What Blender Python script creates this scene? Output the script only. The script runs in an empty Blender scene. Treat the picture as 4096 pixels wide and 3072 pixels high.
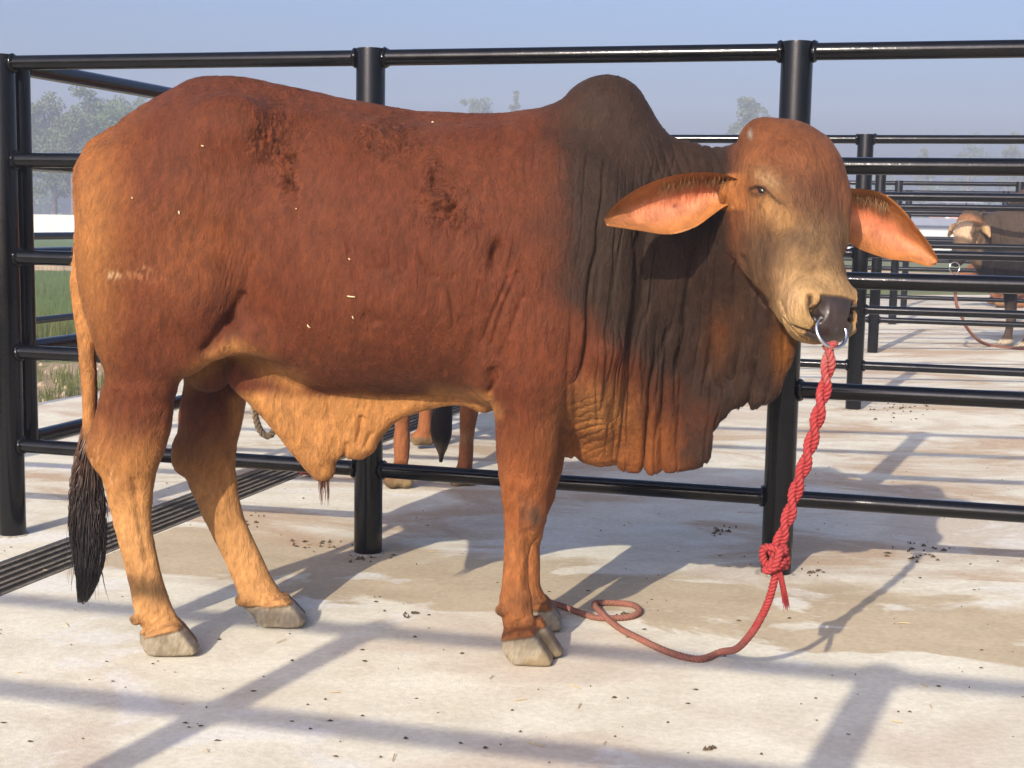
import bpy, bmesh, math, random
import numpy as np
from mathutils import Vector, Matrix, Euler, noise as mnoise

random.seed(7); np.random.seed(7)
scn = bpy.context.scene
COL = scn.collection

# ------------------------------------------------------------------ camera (solved from the fence lines)
K = .94
F = 5551.06/4096; PITCH = .1179; ROLL = .0179; YAW = .2665
HC = 1.1*K; FD = 4.6319*K; SP = 4.6605*K
ZR = [k*K for k in (1.6515, 1.2902, .9238, .5601, .1952)]
ZP = 1.6828*K; RP = .0512*K; RR = .0278*K
T1, T2, T3 = -3.2836*K, -1.7961*K, -.334*K
GA, GB, G0 = .0333, -.0078, -.0534*K
A3 = np.array
fw = A3([0, math.cos(PITCH), -math.sin(PITCH)]); r0 = A3([1., 0, 0]); u0 = np.cross(r0, fw)
CR = r0*math.cos(ROLL)+u0*math.sin(ROLL); CU = -r0*math.sin(ROLL)+u0*math.cos(ROLL)
CC = A3([0, 0, HC])
td = A3([math.cos(YAW), -math.sin(YAW), 0]); nd = A3([math.sin(YAW), math.cos(YAW), 0])

cam = bpy.data.cameras.new('camera'); camo = bpy.data.objects.new('camera', cam); COL.objects.link(camo)
cam.sensor_width = 36; cam.lens = 36*F; cam.clip_start = .05; cam.clip_end = 2000
camo.matrix_world = Matrix(((CR[0], CU[0], -fw[0], 0), (CR[1], CU[1], -fw[1], 0), (CR[2], CU[2], -fw[2], HC), (0, 0, 0, 1)))
scn.camera = camo

# ------------------------------------------------------------------ sky, sun, exposure
SUNV = A3([.362, .824, -.436]); SUNV = SUNV/np.linalg.norm(SUNV)
wd = bpy.data.worlds.new('World'); scn.world = wd; wd.use_nodes = True
nt = wd.node_tree; nt.nodes.clear()
out = nt.nodes.new('ShaderNodeOutputWorld'); bg = nt.nodes.new('ShaderNodeBackground'); sky = nt.nodes.new('ShaderNodeTexSky')
sky.sky_type = 'NISHITA'; sky.sun_disc = False
sky.sun_elevation = math.asin(-SUNV[2]); sky.sun_rotation = math.atan2(-SUNV[0], -SUNV[1])
sky.air_density = 1.0; sky.dust_density = 7.0; sky.ozone_density = 6.0; sky.altitude = 0
bg.inputs['Strength'].default_value = .145
tint = nt.nodes.new('ShaderNodeMix'); tint.data_type = 'RGBA'; tint.blend_type = 'MULTIPLY'; tint.inputs[0].default_value = 1; tint.inputs[7].default_value = (1.10, 1., 1.03, 1)
nt.links.new(sky.outputs[0], tint.inputs[6]); nt.links.new(tint.outputs[2], bg.inputs['Color']); nt.links.new(bg.outputs[0], out.inputs['Surface'])
sl = bpy.data.lights.new('sun', 'SUN'); so = bpy.data.objects.new('sun', sl); COL.objects.link(so)
sl.energy = 4.2; sl.angle = math.radians(.55); sl.color = (1, .9, .74)
so.rotation_euler = Vector(SUNV).to_track_quat('-Z', 'Y').to_euler(); so.location = (-6, -10, 9)
scn.view_settings.view_transform = 'Standard'; scn.view_settings.look = 'None'
scn.view_settings.exposure = .75; scn.view_settings.gamma = 1; scn.view_settings.use_curve_mapping = False
HAZE = .003
scn.cycles.max_bounces = 8; scn.cycles.volume_bounces = 0

# ------------------------------------------------------------------ photo pixel (2212 wide) -> place
def ray(x, y):
    return fw+((x/2212-.5)/F)*CR+((.375-y/2212)/F)*CU
def gnd(x, y):
    d = ray(x, y); A = d[2]-GA*(d@td)-GB*(d@nd); B = G0-GB*FD-HC
    return CC+d*(B/A)
def atY(x, y, Y):
    d = ray(x, y); return CC+d*(Y/d[1])
def gz(t, n):
    return GA*max(-5., min(2., t))+GB*(min(n, 40)-FD)+G0
def tnz(t, n, z):
    return td*t+nd*n+A3([0, 0, z])
def proj(P):
    d = np.asarray(P, float)-CC; z = d@fw
    return A3([(.5+F*(d@CR)/z)*2212, (.375-F*(d@CU)/z)*2212])
def projv(P):
    d = P-CC; z = d@fw
    return np.stack([(.5+F*(d@CR)/z)*2212, (.375-F*(d@CU)/z)*2212], 1)

# ------------------------------------------------------------------ scene helpers
def tag(o, label=None, cat=None, group=None, kind=None):
    if label: o['label'] = label
    if cat: o['category'] = cat
    if group: o['group'] = group
    if kind: o['kind'] = kind
    return o
def link(name, me, mat=None, parent=None, loc=None):
    o = bpy.data.objects.new(name, me); COL.objects.link(o)
    if mat is not None and me is not None:
        me.materials.clear(); me.materials.append(mat)
    if parent is not None: o.parent = parent
    if loc is not None: o.location = loc
    return o
def empty(name, loc=(0, 0, 0)):
    o = bpy.data.objects.new(name, None); COL.objects.link(o); o.location = loc; o.empty_display_size = .1
    return o
def mesh(name, V, Fc, smooth=True):
    me = bpy.data.meshes.new(name); me.from_pydata([tuple(map(float, v)) for v in V], [], [tuple(map(int, f)) for f in Fc]); me.update()
    if smooth: me.polygons.foreach_set('use_smooth', [True]*len(me.polygons))
    return me
class MB:
    def __init__(s): s.v = []; s.f = []
    def add(s, V, Fc):
        b = len(s.v); s.v += [tuple(map(float, v)) for v in V]; s.f += [tuple(int(i)+b for i in f) for f in Fc]
    def box(s, lo, hi, M=None):
        x0, y0, z0 = lo; x1, y1, z1 = hi
        V = [(x0,y0,z0),(x1,y0,z0),(x1,y1,z0),(x0,y1,z0),(x0,y0,z1),(x1,y0,z1),(x1,y1,z1),(x0,y1,z1)]
        if M is not None: V = [M(A3(v, dtype=float)) if callable(M) else M@Vector(v) for v in V]
        s.add(V, [(0,3,2,1),(4,5,6,7),(0,1,5,4),(1,2,6,5),(2,3,7,6),(3,0,4,7)])
    def tube(s, pts, rad, n=12, caps=True, seed=None):
        pts = [A3(p, dtype=float) for p in pts]; N = len(pts)
        rad = [rad]*N if np.isscalar(rad) else rad
        T = [pts[min(i+1, N-1)]-pts[max(i-1, 0)] for i in range(N)]; T = [t/(np.linalg.norm(t)+1e-9) for t in T]
        a = np.cross(T[0], [0, 0, 1.]); 
        if np.linalg.norm(a) < .1: a = np.cross(T[0], [1., 0, 0])
        a /= np.linalg.norm(a); V = []
        for i in range(N):
            a = a-T[i]*(a@T[i]); a /= np.linalg.norm(a)+1e-9; b = np.cross(T[i], a)
            for k in range(n):
                an = 2*math.pi*k/n; V.append(pts[i]+rad[i]*(a*math.cos(an)+b*math.sin(an)))
        Fc = [(i*n+k, i*n+(k+1) % n, (i+1)*n+(k+1) % n, (i+1)*n+k) for i in range(N-1) for k in range(n)]
        if caps: Fc += [tuple(range(n-1, -1, -1)), tuple((N-1)*n+k for k in range(n))]
        s.add(V, Fc)
    def mesh(s, name, smooth=True): return mesh(name, s.v, s.f, smooth)
def spline(pts, n):
    P = np.asarray(pts, float); m = len(P); Q = np.vstack([2*P[0]-P[1], P, 2*P[-1]-P[-2]]); o = []
    for q in np.linspace(0, m-1, n):
        i = min(int(q), m-2); t = q-i; a, b, c, d = Q[i], Q[i+1], Q[i+2], Q[i+3]
        o.append(.5*((2*b)+(-a+c)*t+(2*a-5*b+4*c-d)*t*t+(-a+3*b-3*c+d)*t**3))
    return np.array(o)
def autosmooth(me, ang=40):
    # sharp edges by angle so flat ends stay crisp
    bm = bmesh.new(); bm.from_mesh(me); ca = math.radians(ang)
    for e in bm.edges:
        if len(e.link_faces) == 2 and e.calc_face_angle(0) > ca: e.smooth = False
    bm.to_mesh(me); bm.free()

# ------------------------------------------------------------------ node helpers
class NT:
    def __init__(s, name):
        s.m = bpy.data.materials.new(name); s.m.use_nodes = True; s.t = s.m.node_tree; s.t.nodes.clear()
        s.o = s.t.nodes.new('ShaderNodeOutputMaterial'); s.b = s.t.nodes.new('ShaderNodeBsdfPrincipled')
        s.t.links.new(s.b.outputs[0], s.o.inputs['Surface'])
    def n(s, typ, **kw):
        nd_ = s.t.nodes.new('ShaderNode'+typ)
        for k, v in kw.items():
            if k in nd_.inputs and not hasattr(nd_, k): s.set(nd_.inputs[k], v)
            else: setattr(nd_, k, v)
        return nd_
    def set(s, sock, v):
        if isinstance(v, bpy.types.NodeSocket): s.t.links.new(v, sock)
        else: sock.default_value = v
    def noise(s, vec, scale, detail=4, rough=.55, dist=0):
        k = s.t.nodes.new('ShaderNodeTexNoise'); s.set(k.inputs['Vector'], vec); k.inputs['Scale'].default_value = scale
        k.inputs['Detail'].default_value = detail; k.inputs['Roughness'].default_value = rough; k.inputs['Distortion'].default_value = dist
        return k.outputs['Fac']
    def ramp(s, fac, stops):
        k = s.t.nodes.new('ShaderNodeValToRGB'); s.set(k.inputs[0], fac); e = k.color_ramp.elements
        while len(e) < len(stops): e.new(.5)
        for i, (p, c) in enumerate(stops):
            e[i].position = p; e[i].color = (c, c, c, 1) if np.isscalar(c) else (*c, 1)
        return k.outputs[0]
    def mix(s, fac, a, b, mode='MIX'):
        k = s.t.nodes.new('ShaderNodeMix'); k.data_type = 'RGBA'; k.blend_type = mode
        s.set(k.inputs[0], fac); 
        for sock, v in ((k.inputs[6], a), (k.inputs[7], b)):
            s.set(sock, v if isinstance(v, bpy.types.NodeSocket) else ((*v, 1) if not np.isscalar(v) else (v, v, v, 1)))
        return k.outputs[2]
    def math(s, op, a, b=0.):
        k = s.t.nodes.new('ShaderNodeMath'); k.operation = op; s.set(k.inputs[0], a); s.set(k.inputs[1], b); return k.outputs[0]
    def mapping(s, vec, scale=(1, 1, 1), rot=(0, 0, 0), loc=(0, 0, 0)):
        k = s.t.nodes.new('ShaderNodeMapping'); s.set(k.inputs['Vector'], vec)
        k.inputs['Scale'].default_value = scale; k.inputs['Rotation'].default_value = rot; k.inputs['Location'].default_value = loc
        return k.outputs[0]
    def coord(s, which='Object'): return s.t.nodes.new('ShaderNodeTexCoord').outputs[which]
    def bump(s, h, strength=.3, dist=.01, nrm=None):
        k = s.t.nodes.new('ShaderNodeBump'); k.inputs['Strength'].default_value = strength; k.inputs['Distance'].default_value = dist
        s.set(k.inputs['Height'], h)
        if nrm is not None: s.set(k.inputs['Normal'], nrm)
        return k.outputs[0]
    def P(s, **kw):
        for k, v in kw.items():
            k = k.replace('_', ' ')
            s.set(s.b.inputs[k], (*v, 1) if (isinstance(v, tuple) and len(v) == 3) else v)
        return s

# ------------------------------------------------------------------ implicit-surface modelling (for the cattle)
class SDF:
    def __init__(s, lo, hi, h):
        s.lo = A3(lo, dtype=float); s.h = h; s.n = np.ceil((A3(hi)-s.lo)/h).astype(int)+1
        s.F = np.full(s.n, 1.0, np.float32)
    def block(s, lo, hi, pad):
        i0 = np.maximum(np.floor((A3(lo)-pad-s.lo)/s.h).astype(int), 0); i1 = np.minimum(np.ceil((A3(hi)+pad-s.lo)/s.h).astype(int)+1, s.n)
        if np.any(i1 <= i0): return None
        sl_ = tuple(slice(a, b) for a, b in zip(i0, i1))
        ax = [(s.lo[k]+np.arange(i0[k], i1[k])*s.h).astype(np.float32) for k in range(3)]
        return sl_, ax[0][:, None, None], ax[1][None, :, None], ax[2][None, None, :]
    def union(s, sl_, d, k):
        a = s.F[sl_]; h = np.clip(.5+.5*(d-a)/k, 0, 1); s.F[sl_] = d*(1-h)+a*h-k*h*(1-h)
    def cut(s, sl_, d, k):
        a = s.F[sl_]; b = -d; h = np.clip(.5-.5*(b-a)/k, 0, 1); s.F[sl_] = b*(1-h)+a*h+k*h*(1-h)
    def tube(s, pts, rad, yf=1., k=.02, op='union'):
        """pts list of (x,y,z); rad in-plane radii; yf lateral/in-plane ratio"""
        pts = np.asarray(pts, float); rad = list(rad); m = max(rad)*max(1, yf)
        B = s.block(pts.min(0)-m, pts.max(0)+m, k+2*s.h)
        if B is None: return
        sl_, X, Y, Z = B; best = None
        for i in range(len(pts)-1):
            p, q = pts[i], pts[i+1]; v = q-p; vv = v.copy(); vv[1] /= yf; L = vv@vv+1e-9
            dx, dy, dz = X-p[0], (Y-p[1])/yf, Z-p[2]
            t = np.clip((dx*vv[0]+dy*vv[1]+dz*vv[2])/L, 0, 1)
            r = rad[i]+(rad[i+1]-rad[i])*t*t*(3-2*t)
            d = np.sqrt((dx-t*vv[0])**2+(dy-t*vv[1])**2+(dz-t*vv[2])**2)-r
            if yf < 1: d = d*(.55+.45*yf)
            best = d if best is None else np.minimum(best, d)
        (s.union if op == 'union' else s.cut)(sl_, best.astype(np.float32), k)
    def ell(s, c, r, R=None, k=.03, op='union'):
        c = A3(c, dtype=float); r = A3(r, dtype=float); m = r.max() if R is not None else r
        B = s.block(c-m, c+m, k+2*s.h)
        if B is None: return
        sl_, X, Y, Z = B; dx, dy, dz = X-c[0], Y-c[1], Z-c[2]
        if R is not None:
            R = np.asarray(R); e = [dx*R[i][0]+dy*R[i][1]+dz*R[i][2] for i in range(3)]
        else: e = [dx, dy, dz]
        k0 = np.sqrt((e[0]/r[0])**2+(e[1]/r[1])**2+(e[2]/r[2])**2)
        k1 = np.sqrt((e[0]/r[0]**2)**2+(e[1]/r[1]**2)**2+(e[2]/r[2]**2)**2)+1e-6
        d = k0*(k0-1)/k1
        (s.union if op == 'union' else s.cut)(sl_, d.astype(np.float32), k)
    def loft(s, st, k=.03, p=2.3, sm=9):
        """stations (x, ztop, zbot, halfwidth, yc, peak) ; peak = height fraction of widest place"""
        st = np.asarray(sorted(st), float); xs = np.linspace(st[0, 0], st[-1, 0], 400)
        T = [np.interp(xs, st[:, 0], st[:, i]) for i in range(1, 6)]
        ker = np.hanning(2*sm+3)[1:-1]; ker /= ker.sum()
        T = [np.convolve(np.pad(t, sm, mode='edge'), ker, 'valid') for t in T]
        lo = (st[0, 0], (T[3]-T[2]).min(), T[1].min()); hi = (st[-1, 0], (T[3]+T[2]).max(), T[0].max())
        sl_, X, Y, Z = s.block(lo, hi, k+2*s.h)
        x1 = X[:, 0, 0]; xc = np.clip(x1, xs[0], xs[-1]); ev = [np.interp(xc, xs, t).astype(np.float32)[:, None, None] for t in T]
        zt, zb, w, yc, pk = ev
        zm = zb+(zt-zb)*pk; hh = np.where(Z > zm, zt-zm, zm-zb); q = (np.abs((Y-yc)/w)**p+np.abs((Z-zm)/hh)**p)**(1/p)
        d = (q-1)*np.minimum(hh, w)*.9
        ex = np.abs(x1-xc)[:, None, None]; d = np.where(ex > 0, np.sqrt(np.maximum(d, 0)**2+ex**2)+np.minimum(d, 0)*0, d)
        s.union(sl_, d.astype(np.float32), k)
    def slab(s, poly, yc, w, r, k=.03):
        """polygon (x,z) extruded to half thickness w(x,z) around yc(x,z), edge rounding r"""
        P = np.asarray(poly, float); m = .25
        sl_, X, Y, Z = s.block((P[:, 0].min(), -2, P[:, 1].min()), (P[:, 0].max(), 2, P[:, 1].max()), k+3*s.h)
        x = X[:, :, 0]; z = Z[0, :, :]; xx, zz = np.broadcast_arrays(X[:, 0, 0][:, None], Z[0, 0, :][None, :])
        d2 = np.full(xx.shape, 1e9); inside = np.zeros(xx.shape, bool); n = len(P)
        for i in range(n):
            a, b = P[i], P[(i+1) % n]; e = b-a; wx, wz = xx-a[0], zz-a[1]
            t = np.clip((wx*e[0]+wz*e[1])/(e@e+1e-12), 0, 1); d2 = np.minimum(d2, (wx-e[0]*t)**2+(wz-e[1]*t)**2)
            c = ((a[1] > zz) != (b[1] > zz)); 
            with np.errstate(divide='ignore', invalid='ignore'):
                xi = a[0]+(zz-a[1])*e[0]/(e[1] if abs(e[1]) > 1e-12 else 1e-12)
            inside ^= c & (xx < xi)
        sd = np.sqrt(d2)*np.where(inside, -1, 1)
        W = w(xx, zz); C = yc(xx, zz); rr = np.minimum(r, W*.98)
        q1 = (sd+rr)[:, None, :]; q2 = np.abs(Y-C[:, None, :])-(W-rr)[:, None, :]
        d = np.minimum(np.maximum(q1, q2), 0)+np.sqrt(np.maximum(q1, 0)**2+np.maximum(q2, 0)**2)-rr[:, None, :]
        s.union(sl_, d.astype(np.float32), k)
    def extract(s):
        Fv = s.F; n = A3(Fv.shape); cells = []; pos = []; quads = []
        nc = n-1
        def cid(i, j, k): return (i.astype(np.int64)*nc[1]+j)*nc[2]+k
        S = Fv < 0
        for ax in range(3):
            sl0 = [slice(None)]*3; sl1 = [slice(None)]*3; sl0[ax] = slice(0, -1); sl1[ax] = slice(1, None)
            idx = np.argwhere(S[tuple(sl0)] != S[tuple(sl1)])
            i, j, k = idx.T; f0 = Fv[i, j, k]; e = [0, 0, 0]; e[ax] = 1
            f1 = Fv[i+e[0], j+e[1], k+e[2]]; t = f0/(f0-f1)
            p = idx.astype(np.float64); p[:, ax] += t
            b, c = [(1, 2), (2, 0), (0, 1)][ax]
            ok = (idx[:, b] > 0) & (idx[:, c] > 0) & (idx[:, b] < nc[b]) & (idx[:, c] < nc[c])
            idx, p, f0 = idx[ok], p[ok], f0[ok]; q = []
            for db, dc in ((-1, -1), (0, -1), (0, 0), (-1, 0)):
                ii = idx.copy(); ii[:, b] += db; ii[:, c] += dc; ids = cid(*ii.T); q.append(ids); cells.append(ids); pos.append(p)
            q = np.stack(q, 1); fl = f0 > 0; q[fl] = q[fl][:, ::-1]; quads.append(q)
        cells = np.concatenate(cells); pos = np.concatenate(pos); quads = np.concatenate(quads)
        u, inv = np.unique(cells, return_inverse=True); cnt = np.bincount(inv).astype(float)
        V = np.stack([np.bincount(inv, pos[:, a])/cnt for a in range(3)], 1)*s.h+s.lo
        return V, np.searchsorted(u, quads)

def vnormals(V, Q):
    n = np.cross(V[Q[:, 2]]-V[Q[:, 0]], V[Q[:, 3]]-V[Q[:, 1]]); N = np.zeros_like(V)
    for a in range(3):
        N[:, a] = sum(np.bincount(Q[:, c], n[:, a], len(V)) for c in range(4))
    return N/(np.linalg.norm(N, axis=1, keepdims=True)+1e-12)
def vsmooth(V, Q, it, lam=.5, wt=None):
    E = np.vstack([Q[:, [0, 1]], Q[:, [1, 2]], Q[:, [2, 3]], Q[:, [3, 0]]]); E = np.vstack([E, E[:, ::-1]])
    cnt = np.bincount(E[:, 0], minlength=len(V)).astype(float)[:, None]
    for _ in range(it):
        A_ = np.stack([np.bincount(E[:, 0], V[E[:, 1], a], len(V)) for a in range(3)], 1)/np.maximum(cnt, 1)
        V = V+(A_-V)*(lam if wt is None else lam*wt[:, None])
    return V
# cheap vector noise: smooth value noise on a lattice
_rng = np.random.RandomState(3); _lat = _rng.rand(64, 64, 64).astype(np.float32)
def vnoise(P):
    P = np.asarray(P, float); i = np.floor(P).astype(int); f = P-i; f = f*f*(3-2*f); r = 0
    for dx in (0, 1):
        for dy in (0, 1):
            for dz in (0, 1):
                w = (f[:, 0] if dx else 1-f[:, 0])*(f[:, 1] if dy else 1-f[:, 1])*(f[:, 2] if dz else 1-f[:, 2])
                r = r+w*_lat[(i[:, 0]+dx) & 63, (i[:, 1]+dy) & 63, (i[:, 2]+dz) & 63]
    return r
def fbm(P, o=3): return sum(vnoise(P*2**i+17*i)*.5**i for i in range(o))/sum(.5**i for i in range(o))
def sstep(a, b, x): t = np.clip((x-a)/(b-a), 0, 1); return t*t*(3-2*t)

# ------------------------------------------------------------------ the brown bull
VOX = .006
BO = A3([0, 3.553, 0]); BE = .0995
ba = A3([math.cos(BE), -math.sin(BE), 0]); bb = A3([-math.sin(BE), -math.cos(BE), 0])
def w2l(P): P = np.asarray(P, float)-BO; return np.stack([P@ba, P@bb, P[..., 2]], -1)
def l2w(P): P = np.asarray(P, float); return BO+P[..., :1]*ba+P[..., 1:2]*bb+P[..., 2:3]*A3([0, 0, 1.])
def B(u, v, l=0.):
    d = ray(u, v); a = (l-(CC-BO)@bb)/(d@bb); return w2l(CC+a*d)
def m2(l): return (3.553-l)/(F*2212)          # metres per photo pixel at that offset

S = SDF((-1.16, -.42, -.13), (.80, .70, 1.50), VOX)
# trunk
tr = [(186,372,640,.05,.5),(196,346,690,.11,.5),(220,318,745,.175,.5),(260,283,775,.215,.5),(310,248,785,.235,.5),(360,219,782,.25,.52),(410,194,775,.258,.52),
      (450,183,768,.262,.54),(500,183,768,.262,.55),(560,192,782,.25,.52),(620,206,812,.262,.48),(700,222,840,.30,.45),(800,243,846,.325,.44),(900,259,845,.335,.44),
      (1000,265,850,.328,.45),(1060,263,868,.315,.47),(1150,254,905,.29,.5),(1250,275,950,.255,.52),(1350,300,960,.205,.55),(1430,322,930,.155,.6),(1490,332,880,.11,.62)]
st = []
for u, t, b, w, pk in tr:
    p = B(u, t); q = B(u, b); st.append((p[0], p[2], q[2], w, 0., pk))
S.loft(st, k=.03, p=2.25)
# spine ridge, hooks, pins
S.tube([B(300,285), B(430,212), B(520,210), B(700,246), B(900,282), B(1050,290), B(1200,300)], [.03,.03,.028,.026,.025,.03,.03], k=.08)
for sg in (1, -1):
    S.ell(B(500,272,sg*.205), (.075,.045,.06), k=.10)
    S.ell(B(222,385,sg*.11), (.06,.05,.06), k=.07)
# hump
hp = [(1130,262),(1180,240),(1214,217),(1242,186),(1275,166),(1310,160),(1345,166),(1375,186),(1400,220),(1420,260),(1438,303),(1450,420),(1380,520),(1230,520),(1130,420)]
hp = spline([B(*q)[[0, 2]] for q in hp]+[B(*hp[0])[[0, 2]]], 70)[:-1]
zr0, zr1 = B(1310,160)[2], B(1310,430)[2]
S.slab(hp, lambda x, z: .0*x, lambda x, z: .065+.10*np.clip((zr0-z)/(zr0-zr1), 0, 1), .075, k=.045)
# shoulder blade and upper arm, thighs
for sg in (1, -1):
    S.ell(B(1225,560,sg*.185), (.15,.075,.25), k=.09)
    S.ell(B(1155,760,sg*.20), (.115,.075,.14), k=.07)
    S.ell(B(1260,760,sg*.15), (.11,.09,.13), k=.06)
    S.ell(B(310,520,sg*.16), (.16,.115,.25), k=.05)
    S.ell(B(385,620,sg*.18), (.155,.105,.17), k=.035)
    S.ell(B(300,715,sg*.165), (.115,.09,.13), k=.06)
# flank skin fold (stifle)
S.tube([B(395,775,.185), B(450,748,.20), B(520,735,.205), B(600,745,.20)], [.04,.03,.026,.02], k=.07)
# near legs / far legs
def leg(pts, l, yf, k=.025):
    L = [B(u, v, (l if np.isscalar(l) else l[i])) for i, (u, v, r) in enumerate(pts)]
    S.tube(L, [r*m2(l if np.isscalar(l) else l[0]) for u, v, r in pts], yf=yf, k=k)
NH = [(312,760,92),(306,820,84),(304,862,76),(302,905,74),(290,950,73),(280,985,70),(278,1020,62),(281,1076,53),(285,1121,45),(293,1165,41),(305,1215,40),(316,1262,40),(327,1305,44),(340,1335,43),(356,1362,44)]
leg(NH, [.17,.165,.16,.155,.15,.145]+[.14]*9, .66)
S.ell(B(214,975,.145), (.022,.03,.05), k=.03)      # point of hock
S.tube([B(236,850,.15), B(222,905,.148), B(212,962,.146)], [.018,.02,.022], k=.035)
FH = [(470,790,78),(464,850,72),(455,905,72),(447,957,68),(448,994,64),(457,1030,56),(472,1085,47),(493,1138,42),(521,1198,41),(545,1250,41),(562,1288,45),(578,1308,42),(592,1320,42)]
leg(FH, [-.17,-.165,-.16,-.15]+[-.14]*9, .66)
S.ell(B(390,985,-.14), (.022,.03,.045), k=.03)
NF = [(1140,800,86),(1137,860,76),(1139,915,71),(1138,965,68),(1136,1021,62),(1132,1076,53),(1129,1108,46),(1127,1139,41),(1118,1175,33),(1116,1203,31),(1114,1262,32),(1113,1300,38),(1117,1330,37),(1124,1362,38)]
leg(NF, [.20,.19,.18,.17,.16,.155]+[.15]*8, .78)
S.ell(B(1150,1118,.155), (.03,.04,.038), k=.03)     # knee pad
FFl = [(1165,860,72),(1163,930,64),(1158,1000,58),(1152,1060,50),(1140,1115,41),(1138,1150,37),(1136,1180,31),(1137,1226,30),(1135,1265,32),(1140,1292,37),(1150,1312,37),(1160,1325,37)]
leg(FFl, [-.19,-.18,-.17,-.16]+[-.145]*8, .78)
# elbow bump and dewclaws
S.ell(B(1052,815,.215), (.035,.035,.05), k=.03)
for q, l in (((293,1338),.12), ((293,1338),.17), ((521,1297),-.11), ((1083,1318),.12), ((1083,1318),.175)):
    S.ell(B(*q, l), (.018,.015,.017), k=.008)
# hooves: two claws each, cut flat on the floor
def claw(poly, l, w=.027):
    P_ = [B(u, v, l)[[0, 2]] for u, v in poly]
    S.slab(P_, lambda x, z: l+0*x, lambda x, z: w+0*x, .009, k=.006)
def shift(poly, du, dv): return [(u+du, v+dv) for u, v in poly]
h1 = [(311,1374),(350,1352),(382,1345),(404,1368),(431,1403),(424,1414),(370,1414),(326,1414),(313,1400)]
claw(h1, .168); claw(shift(h1, -5, -14), .112)
h2 = [(553,1318),(596,1292),(617,1290),(640,1312),(664,1339),(656,1352),(610,1354),(572,1353),(557,1340)]
claw(h2, -.108); claw(shift(h2, -5, -11), -.161)
h3 = [(1082,1372),(1112,1357),(1148,1352),(1168,1382),(1197,1427),(1188,1438),(1145,1437),(1108,1434),(1088,1407)]
claw(h3, .182, .030); claw(shift(h3, 20, -21), .120, .027)
h4 = [(1128,1318),(1160,1300),(1182,1300),(1200,1322),(1218,1347),(1212,1362),(1170,1364),(1140,1360)]
claw(h4, -.118); claw(shift(h4, -4, -14), -.172)
# brisket, dewlap, throat
def P2(lst, ls): return [B(u, v, l)[[0, 2]] for (u, v), l in zip(lst, ls)]
dw = [(1170,800),(1205,960),(1225,985),(1262,1003),(1310,1012),(1360,1020),(1405,1022),(1450,1028),(1468,1028),(1500,1008),(1532,992),(1541,960),(1555,915),(1575,880),(1600,690),(1560,480),(1400,420),(1250,560)]
dl = [0,0,0,0,0,0,0,.0,.0,.01,.02,.03,.04,.05,.06,.06,0,0]
dwp = spline(P2(dw, dl), 120)
xa, xb = B(1400,800)[0], B(1600,800)[0]; zlo, zhi = B(1400,1025)[2], B(1400,560)[2]
S.slab(dwp, lambda x, z: .075*sstep(xa, xb+.05, x), lambda x, z: .032+.115*np.clip((z-zlo)/(zhi-zlo), 0, 1)**1.2*(1-.35*sstep(xa, xb, x)), .03, k=.05)
th = [(1540,600),(1548,860),(1575,876),(1600,872),(1635,880),(1662,874),(1682,858),(1700,818),(1712,775),(1722,722),(1716,640),(1640,540)]
thl = [.06,.07,.08,.09,.11,.13,.15,.17,.19,.20,.20,.13]
thp = spline(P2(th, thl), 90); xc_, xd_ = B(1540,700,.06)[0], B(1722,700,.2)[0]
S.slab(thp, lambda x, z: .06+.14*np.clip((x-xc_)/(xd_-xc_), 0, 1.2), lambda x, z: .03+.075*np.clip((z-B(1640,880,.1)[2])/.3, 0, 1), .028, k=.035)
# neck
S.tube([B(1330,560,0.), B(1430,540,.01), B(1520,520,.05), B(1600,490,.12), B(1650,470,.19)], [.225,.205,.185,.16,.13], yf=.72, k=.05)
S.tube([B(1430,352,0.), B(1500,358,.02), B(1570,360,.07), B(1640,350,.15)], [.045,.045,.05,.06], k=.05)
# sheath and navel skin
shp = [(505,770),(513,828),(560,866),(600,900),(638,957),(663,1000),(681,1026),(700,1034),(722,1020),(734,992),(760,988),(788,986),(813,962),(838,930),(868,903),(930,880),(1000,870),(1058,885),(1058,820),(760,810),(560,760)]
S.slab(spline([B(*q)[[0, 2]] for q in shp], 120), lambda x, z: .02+0*x, lambda x, z: .03+.03*np.clip((z-B(700,1034)[2])/.22, 0, 1), .028, k=.022)
S.tube([B(530,800,.03), B(580,852,.035), B(640,925,.035), B(682,985,.03), B(700,1018,.03)], [.05,.052,.05,.042,.025], k=.02)
S.ell(B(770,962,.035), (.05,.03,.03), k=.02)
S.ell(B(452,790,.0), (.065,.06,.07), k=.02)            # scrotum
# tail dock
S.tube([B(250,300,0.), B(212,328,0.), B(186,370,.0), B(168,430,.0), B(163,500,.0), B(168,580,.02), B(177,660,.05), B(188,760,.08), B(194,850,.10), B(194,930,.11), B(192,1000,.11)],
       [.034,.036,.033,.03,.028,.026,.024,.022,.02,.018,.014], k=.018)
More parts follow.
